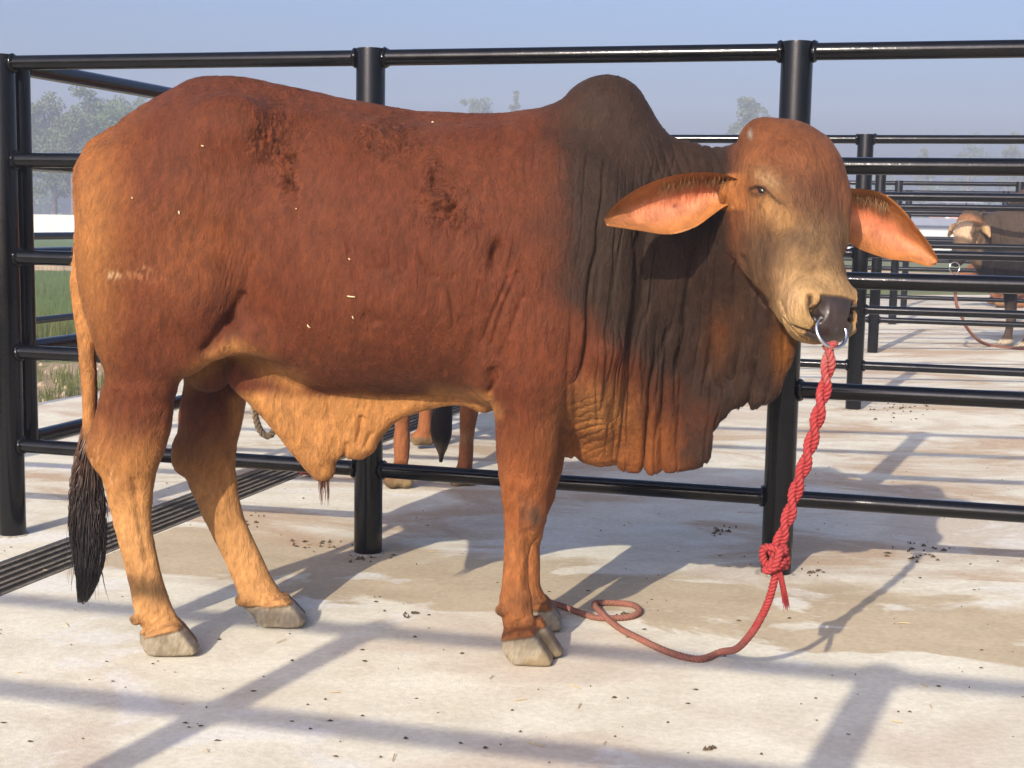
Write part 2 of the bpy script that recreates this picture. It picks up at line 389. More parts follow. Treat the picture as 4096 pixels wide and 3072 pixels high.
# ---- head
PHI, PIT, ROL = math.radians(25), math.radians(52), math.radians(11)
hh_ = A3([math.sin(PHI), -math.cos(PHI), 0]); ss_ = A3([math.cos(PHI), math.sin(PHI), 0]); zz_ = A3([0, 0, 1.])
dn = -zz_*math.cos(ROL)-ss_*math.sin(ROL); s2 = ss_*math.cos(ROL)-zz_*math.sin(ROL)
ea = hh_*math.cos(PIT)+dn*math.sin(PIT); en = hh_*math.sin(PIT)-dn*math.cos(PIT); es = s2
HM = atY(1750, 420, 3.17)                       # point between the eyes
HR = np.stack([w2l(BO+ea), w2l(BO+en), w2l(BO+es)])
def Hd(a, n, s): return w2l(HM+ea*a+en*n+es*s)
def hell(a, n, s, r, k=.03, op='union', R=None): S.ell(Hd(a, n, s), r, R=HR if R is None else R, k=k, op=op)
hell(-.085, -.035, 0, (.135,.105,.132), k=.03)                 # forehead dome
hell(-.150, -.06, 0, (.085,.085,.10), k=.04)                 # poll
hell(-.06, -.10, 0, (.14,.10,.118), k=.04)
hell(.03, -.055, 0, (.13,.085,.108), k=.04)
hell(.13, -.065, 0, (.13,.075,.078), k=.04)                  # face bridge
hell(.22, -.062, 0, (.10,.068,.07), k=.035)
hell(.282, -.055, 0, (.066,.066,.086), k=.03)                # muzzle
hell(.312, -.066, 0, (.040,.056,.074), k=.02)
for sg in (1, -1):
    hell(-.015, -.02, sg*.088, (.055,.04,.035), k=.035)      # brow
    hell(.06, -.12, sg*.055, (.125,.085,.05), k=.04)         # cheek / jaw muscle
    hell(.055, -.035, sg*.088, (.05,.025,.02), k=.03)        # cheek bone
    hell(.282, -.04, sg*.060, (.045,.045,.032), k=.02)
    hell(-.17, -.025, sg*.085, (.035,.035,.03), k=.05)          # horn stumps        # nostril wing
    hell(.20, -.10, sg*.045, (.10,.035,.03), k=.03)
S_jaw = [(.06,-.165),(.15,-.148),(.22,-.13),(.275,-.118)]
S.tube([Hd(a, n, 0) for a, n in S_jaw], [.07,.06,.052,.042], k=.03)
hell(.285, -.122, 0, (.034,.024,.045), k=.012)               # chin
S.tube([w2l(atY(1640, 420, 3.26)), w2l(atY(1600, 414, 3.255)), w2l(atY(1572, 412, 3.25))], [.05, .04, .03], k=.03)      # ear roots
S.tube([w2l(atY(1790, 440, 3.29)), w2l(atY(1822, 446, 3.29)), w2l(atY(1846, 452, 3.295))], [.05, .04, .028], k=.03)
# carve: eyes, nostrils, mouth line
for sg in (1, -1):
    pass
    hell(.325, -.012, sg*.050, (.022,.024,.013), k=.010, op='cut')
hell(.288, -.100, 0, (.075,.004,.09), k=.008, op='cut')
# groove behind the elbow / flank, nostril crease

# floor cut
Gx = [B(*q)[0] for q in ((352,1405),(1122,1420))]
sl_, X, Y, Z = S.block((-1.2,-.42,-.13), (.8,.7,.05), 0)
Wx = BO[0]+X*ba[0]+Y*bb[0]; Wy = BO[1]+X*ba[1]+Y*bb[1]
gp = GA*(Wx*td[0]+Wy*td[1])+GB*(Wx*nd[0]+Wy*nd[1]-FD)+G0+.002
S.cut(sl_, (Z-gp).astype(np.float32), .004)
BV, BQ = S.extract(); 
del S.F
BQ = BQ[:, ::-1]                                  # local frame is left-handed
BV = vsmooth(BV, BQ, 3, .5)
def subdiv(V, Q):
    n = len(V); E = np.vstack([Q[:, [0, 1]], Q[:, [1, 2]], Q[:, [2, 3]], Q[:, [3, 0]]]); Es = np.sort(E, 1)
    u, inv = np.unique(Es[:, 0].astype(np.int64)*n+Es[:, 1], return_inverse=True); m = len(Q)
    EV = (V[u//n]+V[u % n])/2; FV = V[Q].mean(1); e = [n+inv[i*m:(i+1)*m] for i in range(4)]; f = n+len(u)+np.arange(m)
    Qn = np.vstack([np.stack([Q[:, i], e[i], f, e[i-1]], 1) for i in range(4)])
    return np.vstack([V, EV, FV]), Qn
BV, BQ = subdiv(BV, BQ); BV = vsmooth(BV, BQ, 2, .5)

BW = l2w(BV); NB = len(BW)
BN = vnormals(BW, BQ); PX = projv(BW); pu, pv = PX[:, 0], PX[:, 1]; Q3 = BV
def blob(u, v, ru, rv, rot=0., hard=1.): 
    a = math.radians(rot); dx, dy = pu-u, pv-v; e = ((dx*math.cos(a)+dy*math.sin(a))/ru)**2+((-dx*math.sin(a)+dy*math.cos(a))/rv)**2
    return np.exp(-e*hard)
def seg(u0, v0, u1, v1, w):
    dx, dy = u1-u0, v1-v0; t = np.clip(((pu-u0)*dx+(pv-v0)*dy)/(dx*dx+dy*dy), 0, 1)
    return np.exp(-(((pu-u0-t*dx)**2+(pv-v0-t*dy)**2)/w**2))
def poly_line(pts, w): return np.max([seg(*pts[i], *pts[i+1], w) for i in range(len(pts)-1)], 0)
headm = sstep(-.30, -.20, (BW-HM)@ea)*sstep(-.26, -.2, (BW-HM)@en)*(1-sstep(.16, .2, np.abs((BW-HM)@es)))*sstep(1560, 1610, pu)
D_ = np.zeros(NB)
D_ += .007*(fbm(Q3*A3([9, 9, 7]))-.5)*(1-headm)+.003*(fbm(Q3*26+5)-.5)*(1-.7*headm)
# folds: ridged, vertically stretched noise gives long uneven creases
def crease(w, h, lean=0., seed=0., wob=20., sharp=.30, o=1):
    uu = pu+lean*(pv-700)+wob*(fbm(np.stack([pu/90+seed, pv/120, Q3[:, 1]*1.5], 1), 2)-.5)
    c = np.abs(fbm(np.stack([uu/w+seed, pv/h+seed*.7, Q3[:, 1]*1.2+seed], 1), o)-.5)*2
    return c, 1-sstep(0, sharp, c)
m1 = sstep(1200, 1245, pu)*(1-sstep(1690, 1730, pu))*sstep(640, 830, pv)*(1-headm)
c1, k1 = crease(30, 520, .06, 1.3, 26, .22); ridge = np.clip(c1*1.6, 0, 1)
D_ += m1*.027*(np.sqrt(ridge)-.62)
c1b, k1b = crease(15, 300, .05, 5.1, 16, .2); D_ -= m1*.005*k1b
m2_ = sstep(1200, 1270, pu)*(1-sstep(1690, 1730, pu))*sstep(290, 380, pv)*(1-sstep(760, 900, pv))*(1-headm)
c2, k2 = crease(42, 420, .09, 2.2, 34, .17); c2b, k2b = crease(19, 230, .10, 7.7, 22, .2)
D_ -= m2_*(.013*k2*(.3+.7*sstep(300, 640, pv))+.0048*k2b)
m3 = sstep(860, 1020, pu)*(1-sstep(1230, 1300, pu))*sstep(255, 300, pv)*(1-sstep(560, 760, pv))
c3, k3 = crease(24, 150, .05, 3.9, 34, .26); D_ -= m3*.0042*k3*sstep(.35, .7, fbm(np.stack([pu/90, pv/80, 2+0*pu], 1), 2))
m3b = sstep(640, 760, pu)*(1-sstep(1060, 1120, pu))*sstep(420, 520, pv)*(1-sstep(780, 830, pv)); c3b, k3b = crease(34, 95, -.12, 8.9, 34, .3); D_ -= m3b*.004*k3b*sstep(.35, .7, fbm(np.stack([pu/80, pv/70, 6+0*pu], 1), 2))
# crest folds on top of the neck
m4 = blob(1490, 360, 75, 60)*(1-headm); D_ -= m4*.013*(1-np.abs(np.sin(np.pi*(pu-.35*pv)/21.)))**3
# belly / brisket horizontal crinkles behind the near foreleg
m5 = blob(1275, 925, 48, 60); D_ -= m5*.006*(1-np.abs(np.sin(np.pi*(pv+.45*pu+22*fbm(np.stack([pu/25, pv/25, 0*pu], 1)))/17.)))**2.5
# tufts and cow-licks on the coat
tf = 0
for (u, v, a, b, r_) in ((600,300,50,55,0),(618,375,28,45,0),(840,300,55,38,0),(955,430,48,42,20),(975,470,40,30,0),(940,380,18,40,0),(620,330,40,24,30)):
    tf = np.maximum(tf, blob(u, v, a, b, r_))
rn = np.abs(fbm(np.stack([pu/24, pv/24, 0*pu], 1), 3)-.5)*2
D_ += tf*(.036*(fbm(np.stack([pu/20+7, pv/24, 0*pu], 1), 4)-.5)-.009*(1-sstep(0, .13, rn)))
D_ -= .010*poly_line([(800,312),(820,304),(842,306)], 5)+.012*poly_line([(612,330),(628,338),(634,326)], 5)+.012*poly_line([(608,380),(622,392),(632,410)], 5)+.010*poly_line([(935,368),(938,392),(930,410)], 4.5)+.012*poly_line([(952,452),(968,458),(984,446)], 5)
D_ += .008*blob(825,292,34,12)+.008*blob(615,360,16,20)+.008*blob(960,436,22,12)
# dents and creases
D_ -= .024*blob(1072, 545, 17, 34, 15)**1.6+.006*blob(455, 375, 16, 22)-.004*blob(470, 372, 16, 24)
for (u, v) in ((798,580),(858,575)): D_ -= .003*blob(u, v, 30, 40)
D_ += .012*blob(1048,792,15,32); D_ -= .006*poly_line([(1118,590),(1088,660),(1062,742)], 5)+.004*poly_line([(1098,600),(1066,676),(1040,740)], 5)+.004*poly_line([(1130,640),(1100,720),(1080,770)], 5)
D_ -= .010*poly_line([(1063,800),(1070,822),(1058,848)], 6)+.005*seg(545,560,522,640,9)+.013*seg(522,640,496,690,10)+.020*seg(496,690,445,755,13)
D_ += .012*blob(455,620,45,70,-15)+.010*blob(420,690,40,50)-.016*blob(600,345,45,95,-12)-.006*blob(560,470,30,90)
k5 = blob(505,585,24,55,15); D_ -= k5*.0035*(1-np.abs(np.sin(np.pi*(pu*.9+pv*.25)/9.)))**2
D_ -= .006*poly_line([(600,330),(612,400),(628,440),(618,490)], 13)
for a, b, w in (((470,470),(455,560),24), ((500,400),(485,470),26)): D_ += .004*seg(*a, *b, w)
# leg detail: tendon grooves, pastern rings
for pts in ([(252,850),(240,905),(232,960)], [(290,1040),(300,1120),(318,1210)], [(1140,1150),(1142,1210),(1138,1270)], [(1100,900),(1110,980),(1112,1060)]):
    D_ -= .005*poly_line(pts, 8)
for (u, v, ru) in ((345,1340,50),(590,1300,45),(1118,1345,45)):
    D_ += .004*blob(u, v, ru, 28)*(fbm(np.stack([pu/30, (pv+.5*(pu-u))/8, 0*pu], 1), 3)-.5)*2
D_ -= .012*seg(780,905,772,955,6)+.010*seg(742,992,748,962,6)+.008*seg(800,940,790,965,6)+.007*seg(708,858,712,905,7); D_ += .008*blob(700,960,22,50,25)
D_ += .006*blob(265,1040,22,20)+.004*blob(1155,1118,18,28)
# head: brow crease, nose bridge, muzzle wrinkles
D_ -= .004*poly_line([(1652,385),(1672,402),(1692,432),(1705,445)], 5)-.003*blob(1655,385,28,12,25)
D_ -= .006*poly_line([(1605,560),(1622,620),(1655,655)], 8)
fc = (BN@fw < 0)
ey = blob(1641, 412, 11.5, 5.5, 14)*headm*fc; D_ -= .011*ey**1.0
D_ += headm*fc*(.0045*poly_line([(1622,408),(1632,401),(1645,402),(1656,410),(1668,424)], 4.0)+.003*poly_line([(1626,418),(1640,423),(1655,421)], 4.0)-.003*poly_line([(1626,398),(1642,392),(1660,398)], 4.5))
nos1 = poly_line([(1748,643),(1750,660),(1757,676),(1767,688)], 7.)*headm*fc; nos2 = poly_line([(1847,655),(1844,675),(1838,692)], 5.)*headm*fc; mou = poly_line([(1690,690),(1704,704),(1724,711),(1760,722)], 3.6)*headm*fc
D_ -= .018*nos1+.014*nos2+.008*mou; D_ += headm*fc*(.006*blob(1738,668,10,26)+.004*blob(1770,668,9,26,20)-.003*blob(1800,690,5,22))
BW = BW+BN*D_[:, None]; BN = vnormals(BW, BQ)

# ---- coat colours (base colours of the hair, with a few recesses shaded in colour)
def lin(r, g, b): return A3([((c/255+.055)/1.055)**2.4 if c > 10 else c/3300 for c in (r, g, b)])
cRED = lin(98, 50, 30); cRED2 = lin(82, 38, 22); cTAN = lin(170, 117, 71); cTAN2 = lin(184, 135, 90); cDARK = lin(43, 31, 26); cBLK = lin(30, 24, 22)
cGOLD = lin(128, 72, 33); cGREY = lin(100, 80, 62); cCREAM = lin(166, 130, 88); cPINK = lin(190, 112, 82)
Cc = np.tile(cRED, (NB, 1))
def mixc(m, c, a=1.):
    global Cc; m = np.clip(m*a, 0, 1)[:, None]; Cc = Cc*(1-m)+c*m
nz = fbm(np.stack([pu/70, pv/70, Q3[:, 1]*4], 1), 4)-.5; nf = fbm(np.stack([(pu+.35*pv)/11, (pv-.35*pu)/26, Q3[:, 1]*30], 1), 3)-.5; nff = fbm(np.stack([(pu+.35*pv)/4, (pv-.35*pu)/12, Q3[:, 1]*60], 1), 2)-.5
mixc(sstep(-.12, .2, nz), cRED2, .6)
# golden rear thigh, buttock and flank fold
mixc(1-sstep(170, 330, pu+60*nz+.12*(pv-500)), cGOLD, .9)
mixc(blob(190, 520, 60, 220), cTAN, .55); mixc(blob(400, 540, 120, 120), cGOLD, .45); mixc(blob(470, 690, 60, 60), cRED2, .5)
mixc(poly_line([(405,825),(450,790),(505,752),(560,785),(640,830)], 22), cTAN, .75)
# belly edge and sheath
mixc(sstep(838, 868, pv+20*nz)*sstep(480, 520, pu)*(1-sstep(1050, 1075, pu)), cTAN, 1.)
mixc(poly_line([(940,848),(1020,862),(1065,890)], 18), cTAN, .8)
# legs get paler towards the cannon
lg = sstep(860, 1090, pv+40*nz)
mixc(lg*(1-sstep(640, 680, pu)), cTAN, 1.); mixc(lg*sstep(1040, 1060, pu)*(1-sstep(1215, 1225, pu)), lin(142, 82, 46), .85)
mixc(sstep(1000, 1180, pv)*(1-sstep(640, 680, pu)), cTAN2, .9); mixc(sstep(1120, 1180, pv)*sstep(1040, 1060, pu), lin(158, 100, 60), .7)
mixc(blob(325,1275,60,22), lin(110, 88, 60), .6); mixc(blob(1130,1110,40,42)*(pu > 1120), lin(70, 50, 40), .6); mixc(blob(1158,1118,14,22), lin(60, 52, 46), .8)
mixc(blob(1135,1310,50,35), lin(92, 58, 40), .55); mixc(blob(320,890,90,60), cRED, .35)
# hump, neck and shoulder dark brown
u_edge = np.interp(pv, [150, 260, 400, 520, 640, 720, 800, 900, 1040], [1150, 1195, 1190, 1205, 1225, 1290, 1400, 1470, 1480])
dk = sstep(-85, 85, pu-u_edge+130*nz+70*nf)*(1-headm)
mixc(dk*(pv < 1090), cDARK, .95)
mixc(blob(1250, 250, 70, 90)*dk, lin(63, 46, 37), .6); mixc(blob(1330, 560, 90, 180)*dk, lin(56, 44, 37), .5)
mixc(blob(1548, 735, 26, 62, 8)*(1-headm), lin(94, 53, 25), .7); mixc(blob(1600, 700, 26, 90)*(1-headm), lin(72, 46, 30), .5)
mixc(blob(1690, 760, 26, 60)*(1-headm), lin(129, 77, 30), .8)
# brisket tan
mixc(blob(1290, 930, 75, 95)*sstep(780, 850, pv), cTAN, .95); mixc(sstep(880, 960, pv+30*nz)*sstep(1205, 1215, pu)*(1-sstep(1420, 1500, pu+40*nf))*(1-sstep(1080, 1100, pv)), lin(125, 72, 36), .75)

# red again low on the shoulder and forearm
mixc(blob(1160, 790, 90, 110)*(1-dk), cRED, .7)
# head
bA = (BW-HM)@ea; bN_ = (BW-HM)@en; bS = (BW-HM)@es
mixc(headm, lin(113, 65, 37)); mixc(headm*sstep(.0, .12, bA+.10*nz), lin(104, 75, 50), .95)
mixc(headm*blob(1735, 430, 75, 75), lin(89, 60, 41), .7); mixc(headm*blob(1720, 500, 60, 40), lin(86, 65, 46), .7); mixc(headm*blob(1650, 545, 40, 60), lin(75, 55, 39), .75)
mixc(headm*blob(1660, 445, 45, 40), lin(153, 111, 68), .75); mixc(headm*blob(1652, 382, 40, 22, 20), lin(137, 104, 72), .7); mixc(headm*blob(1700, 480, 26, 30, 60), lin(158, 115, 68), .6)
mixc(headm*sstep(.20, .25, bA+.05*nz), cCREAM, .85); mixc(headm*blob(1705, 610, 30, 60), cCREAM, .7); mixc(headm*blob(1775, 560, 50, 60), lin(129, 101, 68), .6)
mixc(headm*blob(1718, 690, 36, 26), lin(177, 144, 96), .7)
mixc(headm*blob(1620, 400, 24, 60), lin(129, 79, 43), .6); mixc(headm*blob(1606, 560, 26, 90), lin(82, 53, 37), .7)
mixc(headm*blob(1641,412,17,10,10), lin(60, 43, 34), .7)
mixc(seg(1649, 428, 1643, 448, 3)*.55*headm, lin(60, 39, 29), .8)
npad = headm*sstep(.288, .298, bA-.10*np.maximum(np.abs(bS)-.03, 0))*(1-sstep(.050, .058, np.abs(bS)-.10*(bN_+.02)))*sstep(-.092, -.080, bN_)
mixc(npad, lin(52, 42, 41), 1.)
mixc(np.maximum(nos1, nos2)**1.5, lin(16, 12, 12), 1.); mixc(mou**1.5, lin(28, 18, 16), .9)  # shade inside nostrils and mouth gap painted near black
mixc(headm*fc*poly_line([(1623,408),(1633,402),(1648,404),(1660,414),(1674,430),(1686,440)], 3.2), lin(30, 20, 17), .85); mixc(headm*fc*poly_line([(1626,417),(1640,422),(1655,420)], 3.), lin(46, 32, 26), .7)
mixc(headm*blob(1660, 392, 30, 10, 25), lin(150, 118, 84), .6); mixc(headm*blob(1760, 420, 60, 50), lin(84, 52, 36), .45); mixc(headm*blob(1655, 560, 34, 50), lin(62, 44, 33), .5); mixc(headm*blob(1725, 520, 34, 24), lin(80, 60, 44), .5)
mixc(headm*blob(1710, 650, 26, 40), lin(186, 148, 112), .6)
mixc(headm*blob(1620, 290, 5, 9), lin(150, 140, 130), .8)
rootm = (BW[:, 1] < 3.31)*sstep(1535, 1550, pu)*(1-sstep(1600, 1622, pu))*sstep(368, 380, pv)*(1-sstep(448, 458, pv)); mixc(rootm, lin(146, 90, 48), .95)
rootf = (BW[:, 1] < 3.34)*sstep(1842, 1846, pu)*sstep(395, 405, pv)*(1-sstep(500, 512, pv)); mixc(rootf, lin(146, 90, 48), .9)
# tail
tlm = (1-sstep(195, 215, pu+.02*(pv-600)))*sstep(400, 500, pv)*(Q3[:, 1] < .16)
mixc(tlm*(pu < np.interp(pv, [400, 600, 700, 800, 900], [175, 192, 200, 210, 218])), cTAN, .8); mixc(tlm*sstep(900, 980, pv)*(pu < 222)*(Q3[:, 0] < B(222, 980, .11)[0]), cBLK, 1.)
# hooves
hz = BW[:, 2]-(GA*(BW@td)+GB*(BW@nd-FD)+G0)
hoofm = np.zeros(NB)
for pts, l in ((h1, .14), (h2, -.135), (h3, .15), (h4, -.145)):
    c0 = B(*pts[1], l); c1 = B(*pts[2], l); c0[2] -= .012; c1[2] -= .012; sl = (c1[2]-c0[2])/(c1[0]-c0[0]+1e-9)
    xx = Q3[:, 0]; near = (np.abs(xx-c0[0]) < .13) & (np.abs(Q3[:, 1]-l) < .09)
    hoofm = np.maximum(hoofm, near*(1-sstep(-.004, .006, Q3[:, 2]-(c0[2]+sl*(xx-c0[0])))))
mixc(hoofm, lin(122, 112, 94)); mixc(hoofm*sstep(-.05, .25, nf), lin(84, 74, 54), .8); mixc(hoofm*(1-sstep(.0, .012, hz)), lin(70, 62, 48), .6); mixc(hoofm*(.5+.5*np.sin(hz*430+9*nz)), lin(100, 92, 76), .25); mixc(hoofm*sstep(.0, .2, nff), lin(140, 130, 108), .3); mixc(hoofm*sstep(.02, .16, nz), lin(92, 76, 46), .6)
for l in (.14, -.135, .15, -.145): mixc(hoofm*(np.abs(Q3[:, 1]-l) < .09)*(1-sstep(l-.030, l-.006, Q3[:, 1])), lin(44, 38, 30), .85 if l != .15 else .3)  # inner claws painted dark to stand in for shade in the cleft
for (u, v) in ((286,1340),(511,1292),(1078,1322)): mixc(blob(u, v, 10, 10), lin(70, 58, 46), .8)
# scuffs, dung flecks; also the shade of the side dent, painted dark
for (u, v, a, b, c) in ((245,595,22,8,lin(214,190,160)),(300,580,16,10,lin(190,150,115)),(204,985,9,16,lin(215,180,150)),(246,1030,8,13,lin(225,190,165)),(268,1050,24,20,lin(150,98,74)),(325,807,9,6,lin(80,48,36)),(1072,545,20,30,lin(70,36,24)),(798,580,34,40,lin(86,42,26)),(858,575,34,40,lin(86,42,26)),(1100,600,20,36,lin(112,52,34)),(600,300,60,70,lin(118,60,34)),(300,595,60,14,lin(150,100,70))):
    mixc(blob(u, v, a, b)*(sstep(.0, .16, nff) if c[0] > .2 else np.clip(.5+3.2*nf, 0, 1.4)), c, .5)
Cc *= (1+.55*nf+.5*nz+.3*nff)[:, None]*(A3([.68, .68, .58])*(1-.9*hoofm-.0)[:, None]+(.9*hoofm)[:, None]*A3([1.15, 1.15, 1.2])+(headm*(1-hoofm))[:, None]*A3([.04, .06, .14])); Cc = np.clip(Cc, .004, .9)
furm = np.clip(1-hoofm-npad, 0, 1)

# ---- ears, joined to the body mesh: leaf-shaped cups with a rim
def ear_grid(up, lo, Y0, Y1, cup, nu=44, nv=22, th=.007):
    U_ = spline(up, nu); L_ = spline(lo, nu); V = []; Fc = []; C = []
    for side in (0, 1):
        for i in range(nu):
            s = i/(nu-1); Yc = Y0+(Y1-Y0)*s
            for j in range(nv):
                t = j/(nv-1); px = U_[i]*(1-t)+L_[i]*t; wid = np.linalg.norm(U_[i]-L_[i])*.001
                bul = math.sin(math.pi*t)**.7*cup*min(1, wid/.09)*(1.1-.5*s)*min(1, .12+s*5)
                roll = .026*math.exp(-(t/.09)**2)*(1-s)**.5                  # upper rim curls forward
                rip = .003*math.sin(9*s+6*t)+.004*(vnoise(A3([[s*7+3*(Y0 > 3.25), t*5, 1.]]))[0]-.5)
                Y = Yc+bul-roll+rip+(th*math.sin(math.pi*min(1, t*1.0))**.4*(.5+.5*(1-s)) if side else 0)
                V.append(atY(px[0], px[1], Y))
                if side: c = lin(108, 62, 34)
                else:
                    pk = math.exp(-((t-.52)/.24)**2)*math.exp(-((s-.48)/.34)**2); fl = math.exp(-((t-.42)/.16)**2)*math.exp(-((s-.35)/.28)**2)
                    c = lin(126, 80, 40)*(1-.8*pk)+lin(170, 110, 84)*.8*pk; c = c*(1-.55*fl)+lin(156, 80, 50)*.55*fl
                    rim_shade = math.exp(-((t-.22)/.09)**2)*math.exp(-((s-.30)/.22)**2); c = c*(1-.6*rim_shade)+lin(92, 54, 30)*.6*rim_shade  # shade under the curled rim painted as a dark streak
                vn = vnoise(A3([[s*14, t*9, 3.+side]]))[0]; hole = math.exp(-(((s-.46)/.016)**2+((t-.52)/.04)**2)) if (Y0 < 3.26 and not side) else 0; C.append(c*((1. if side else 1.3)*(.72+.5*vn))*(.92+.16*random.random())*(1-.8*hole))
    n = nu*nv
    for i in range(nu-1):
        for j in range(nv-1):
            a, b, c, d = i*nv+j, i*nv+j+1, (i+1)*nv+j+1, (i+1)*nv+j
            Fc.append((a, b, c, d)); Fc.append((n+d, n+c, n+b, n+a))
    rim = [(i, 0) for i in range(nu)]+[(nu-1, j) for j in range(1, nv)]+[(i, nv-1) for i in range(nu-2, -1, -1)]
    for k in range(len(rim)-1):
        a, b = rim[k][0]*nv+rim[k][1], rim[k+1][0]*nv+rim[k+1][1]; Fc.append((a, b, n+b, n+a))
    return np.array(V), np.array(Fc), np.array(C)
ears = [ear_grid([(1616,398),(1570,378),(1520,372),(1470,376),(1420,389),(1370,411),(1332,439),(1312,462),(1305,472)],
                 [(1614,430),(1570,444),(1535,468),(1505,489),(1465,504),(1430,506),(1390,500),(1345,493),(1311,488)], 3.24, 3.10, .06),
        ear_grid([(1822,405),(1845,407),(1880,410),(1915,422),(1950,452),(1985,496),(2010,530),(2025,557),(2025,566)],
                 [(1806,470),(1815,500),(1828,520),(1855,537),(1885,549),(1922,560),(1965,565),(2003,575),(2021,572)], 3.27, 3.36, .06)]
AV = [BW]; AQ = [BQ]; AC = [Cc]; AF = [furm]; off = len(BW)
for k, (v, f, c) in enumerate(ears):
    if k: f = f
    AV.append(v); AQ.append(f+off); AC.append(c); AF.append(np.full(len(v), .5)); off += len(v)
AV = np.vstack(AV); AQ = np.vstack(AQ); AC = np.vstack(AC); AF = np.concatenate(AF)
def npmesh(name, V, Q, origin):
    me = bpy.data.meshes.new(name); me.vertices.add(len(V)); me.vertices.foreach_set('co', (V-origin).astype(np.float32).ravel())
    me.loops.add(Q.size); me.loops.foreach_set('vertex_index', Q.astype(np.int32).ravel())
    me.polygons.add(len(Q)); me.polygons.foreach_set('loop_start', np.arange(0, Q.size, 4, dtype=np.int32)); me.polygons.foreach_set('loop_total', np.full(len(Q), 4, np.int32))
    me.polygons.foreach_set('use_smooth', np.ones(len(Q), bool)); me.update(calc_edges=True); me.validate()
    return me
def setcol(me, C, al):
    at = me.color_attributes.new('Col', 'FLOAT_COLOR', 'POINT'); at.data.foreach_set('color', np.hstack([C, al[:, None]]).astype(np.float32).ravel())

def coat_material(name, spec=.25, hue=None):
    m = NT(name); vc = m.n('VertexColor', layer_name='Col'); co = m.coord('Object')
    w = m.noise(co, 9, 3); wv = m.n('VectorMath', operation='MULTIPLY_ADD'); m.set(wv.inputs[0], m.n('TexNoise', Scale=5.).outputs['Color']); wv.inputs[1].default_value = (.12,)*3; m.set(wv.inputs[2], co)
    h1_ = m.noise(m.mapping(wv.outputs[0], (52, 40, 15), (0, .5, 0)), 3.2, 4, .65); h2_ = m.noise(m.mapping(wv.outputs[0], (150, 90, 40), (0, .35, 0)), 3., 3, .6)
    fine = m.math('ADD', m.math('MULTIPLY', h1_, .6), m.math('MULTIPLY', h2_, .4))
    mid = m.noise(m.mapping(wv.outputs[0], (15, 13, 5), (0, .55, 0)), 3., 4, .6); v = m.ramp(m.math('ADD', m.math('MULTIPLY', fine, .6), m.math('MULTIPLY', mid, .4)), [(.30, .55), (.70, 1.45)])
    c = m.mix(vc.outputs[1], vc.outputs[0], m.mix(1., vc.outputs[0], v, 'MULTIPLY'))
    m.P(Base_Color=c, Roughness=m.math('ADD', .36, m.math('MULTIPLY', vc.outputs[1], .26)), Specular_IOR_Level=m.math('ADD', .4, m.math('MULTIPLY', vc.outputs[1], spec-.4)), Sheen_Weight=.03, Sheen_Roughness=.5, Sheen_Tint=(.9, .6, .4))
    bp = m.bump(m.math('MULTIPLY', mid, vc.outputs[1]), .45, .02); bp = m.bump(m.math('MULTIPLY', fine, vc.outputs[1]), .8, .007, bp)
    m.P(Normal=bp); return m.m
M_COAT = coat_material('bull_coat', .13)
BASE = tnz(*(lambda p: (p@td, p@nd))(gnd(740, 1390)), 0.); BASE[2] = gnd(740, 1390)[2]
bme = npmesh('brown_bull', AV, AQ, BASE); setcol(bme, AC, AF)
bull = link('brown_bull', bme, M_COAT, None, BASE)
tag(bull, 'red brown humped bull with dark neck and hanging dewlap standing on the concrete', 'bull')

# ---- eye
def nearest_surf(u, v):
    ok = np.where((headm > .5) & (BN@fw < -.1))[0]; i = ok[np.argmin((pu[ok]-u)**2+(pv[ok]-v)**2)]; return BW[i], BN[i]
M_EYE = NT('eye_wet'); M_EYE.P(Base_Color=(.012, .009, .008), Roughness=.16, Specular_IOR_Level=.3); M_EYE = M_EYE.m
E0, EN = nearest_surf(1641, 412)
mb = MB()
for i in range(1):
    nu_, nv_ = 20, 12; V = []; ax = A3([.97, 0, -.24])-EN*(A3([.97, 0, -.24])@EN); ax /= np.linalg.norm(ax); ay = np.cross(EN, ax)
    for a in range(nv_+1):
        th_ = math.pi*a/nv_
        for b_ in range(nu_):
            ph = 2*math.pi*b_/nu_; V.append(E0+EN*.001+ax*.0150*math.sin(th_)*math.cos(ph)+ay*.0082*math.sin(th_)*math.sin(ph)+EN*.0085*math.cos(th_)-BASE)
    mb.add(V, [(a*nu_+b_, a*nu_+(b_+1) % nu_, (a+1)*nu_+(b_+1) % nu_, (a+1)*nu_+b_) for a in range(nv_) for b_ in range(nu_)])
link('eye', mb.mesh('eye'), M_EYE, bull)

# ---- hair: strands as thin tapering tubes
def strands(name, roots, dirs, lens, rad, mat, parent, org, seg_=7, curl=.1, grav=0., n=3, rs=1, flow=None):
    rg = np.random.RandomState(rs); mb = MB()
    for r, d, L in zip(roots, dirs, lens):
        p = A3(r, dtype=float).copy(); d = A3(d, dtype=float); d /= np.linalg.norm(d); pts = [p.copy()]; ph = rg.rand(3)*6; fr = 2+4*rg.rand()
        for k in range(seg_):
            d = d+curl*A3([math.sin(fr*k/seg_*6+ph[0]), math.sin(fr*k/seg_*5+ph[1]), .5*math.sin(fr*k/seg_*4+ph[2])])*.5+A3([0, 0, -grav])
            if flow is not None: d = d+flow(p)
            d /= np.linalg.norm(d); p = p+d*L/seg_; pts.append(p.copy())
        rr = [rad*(1-.85*(k/seg_)**1.5) for k in range(seg_+1)]
        mb.tube([q-org for q in pts], rr, n=n, caps=False)
    return link(name, mb.mesh(name), mat, parent)
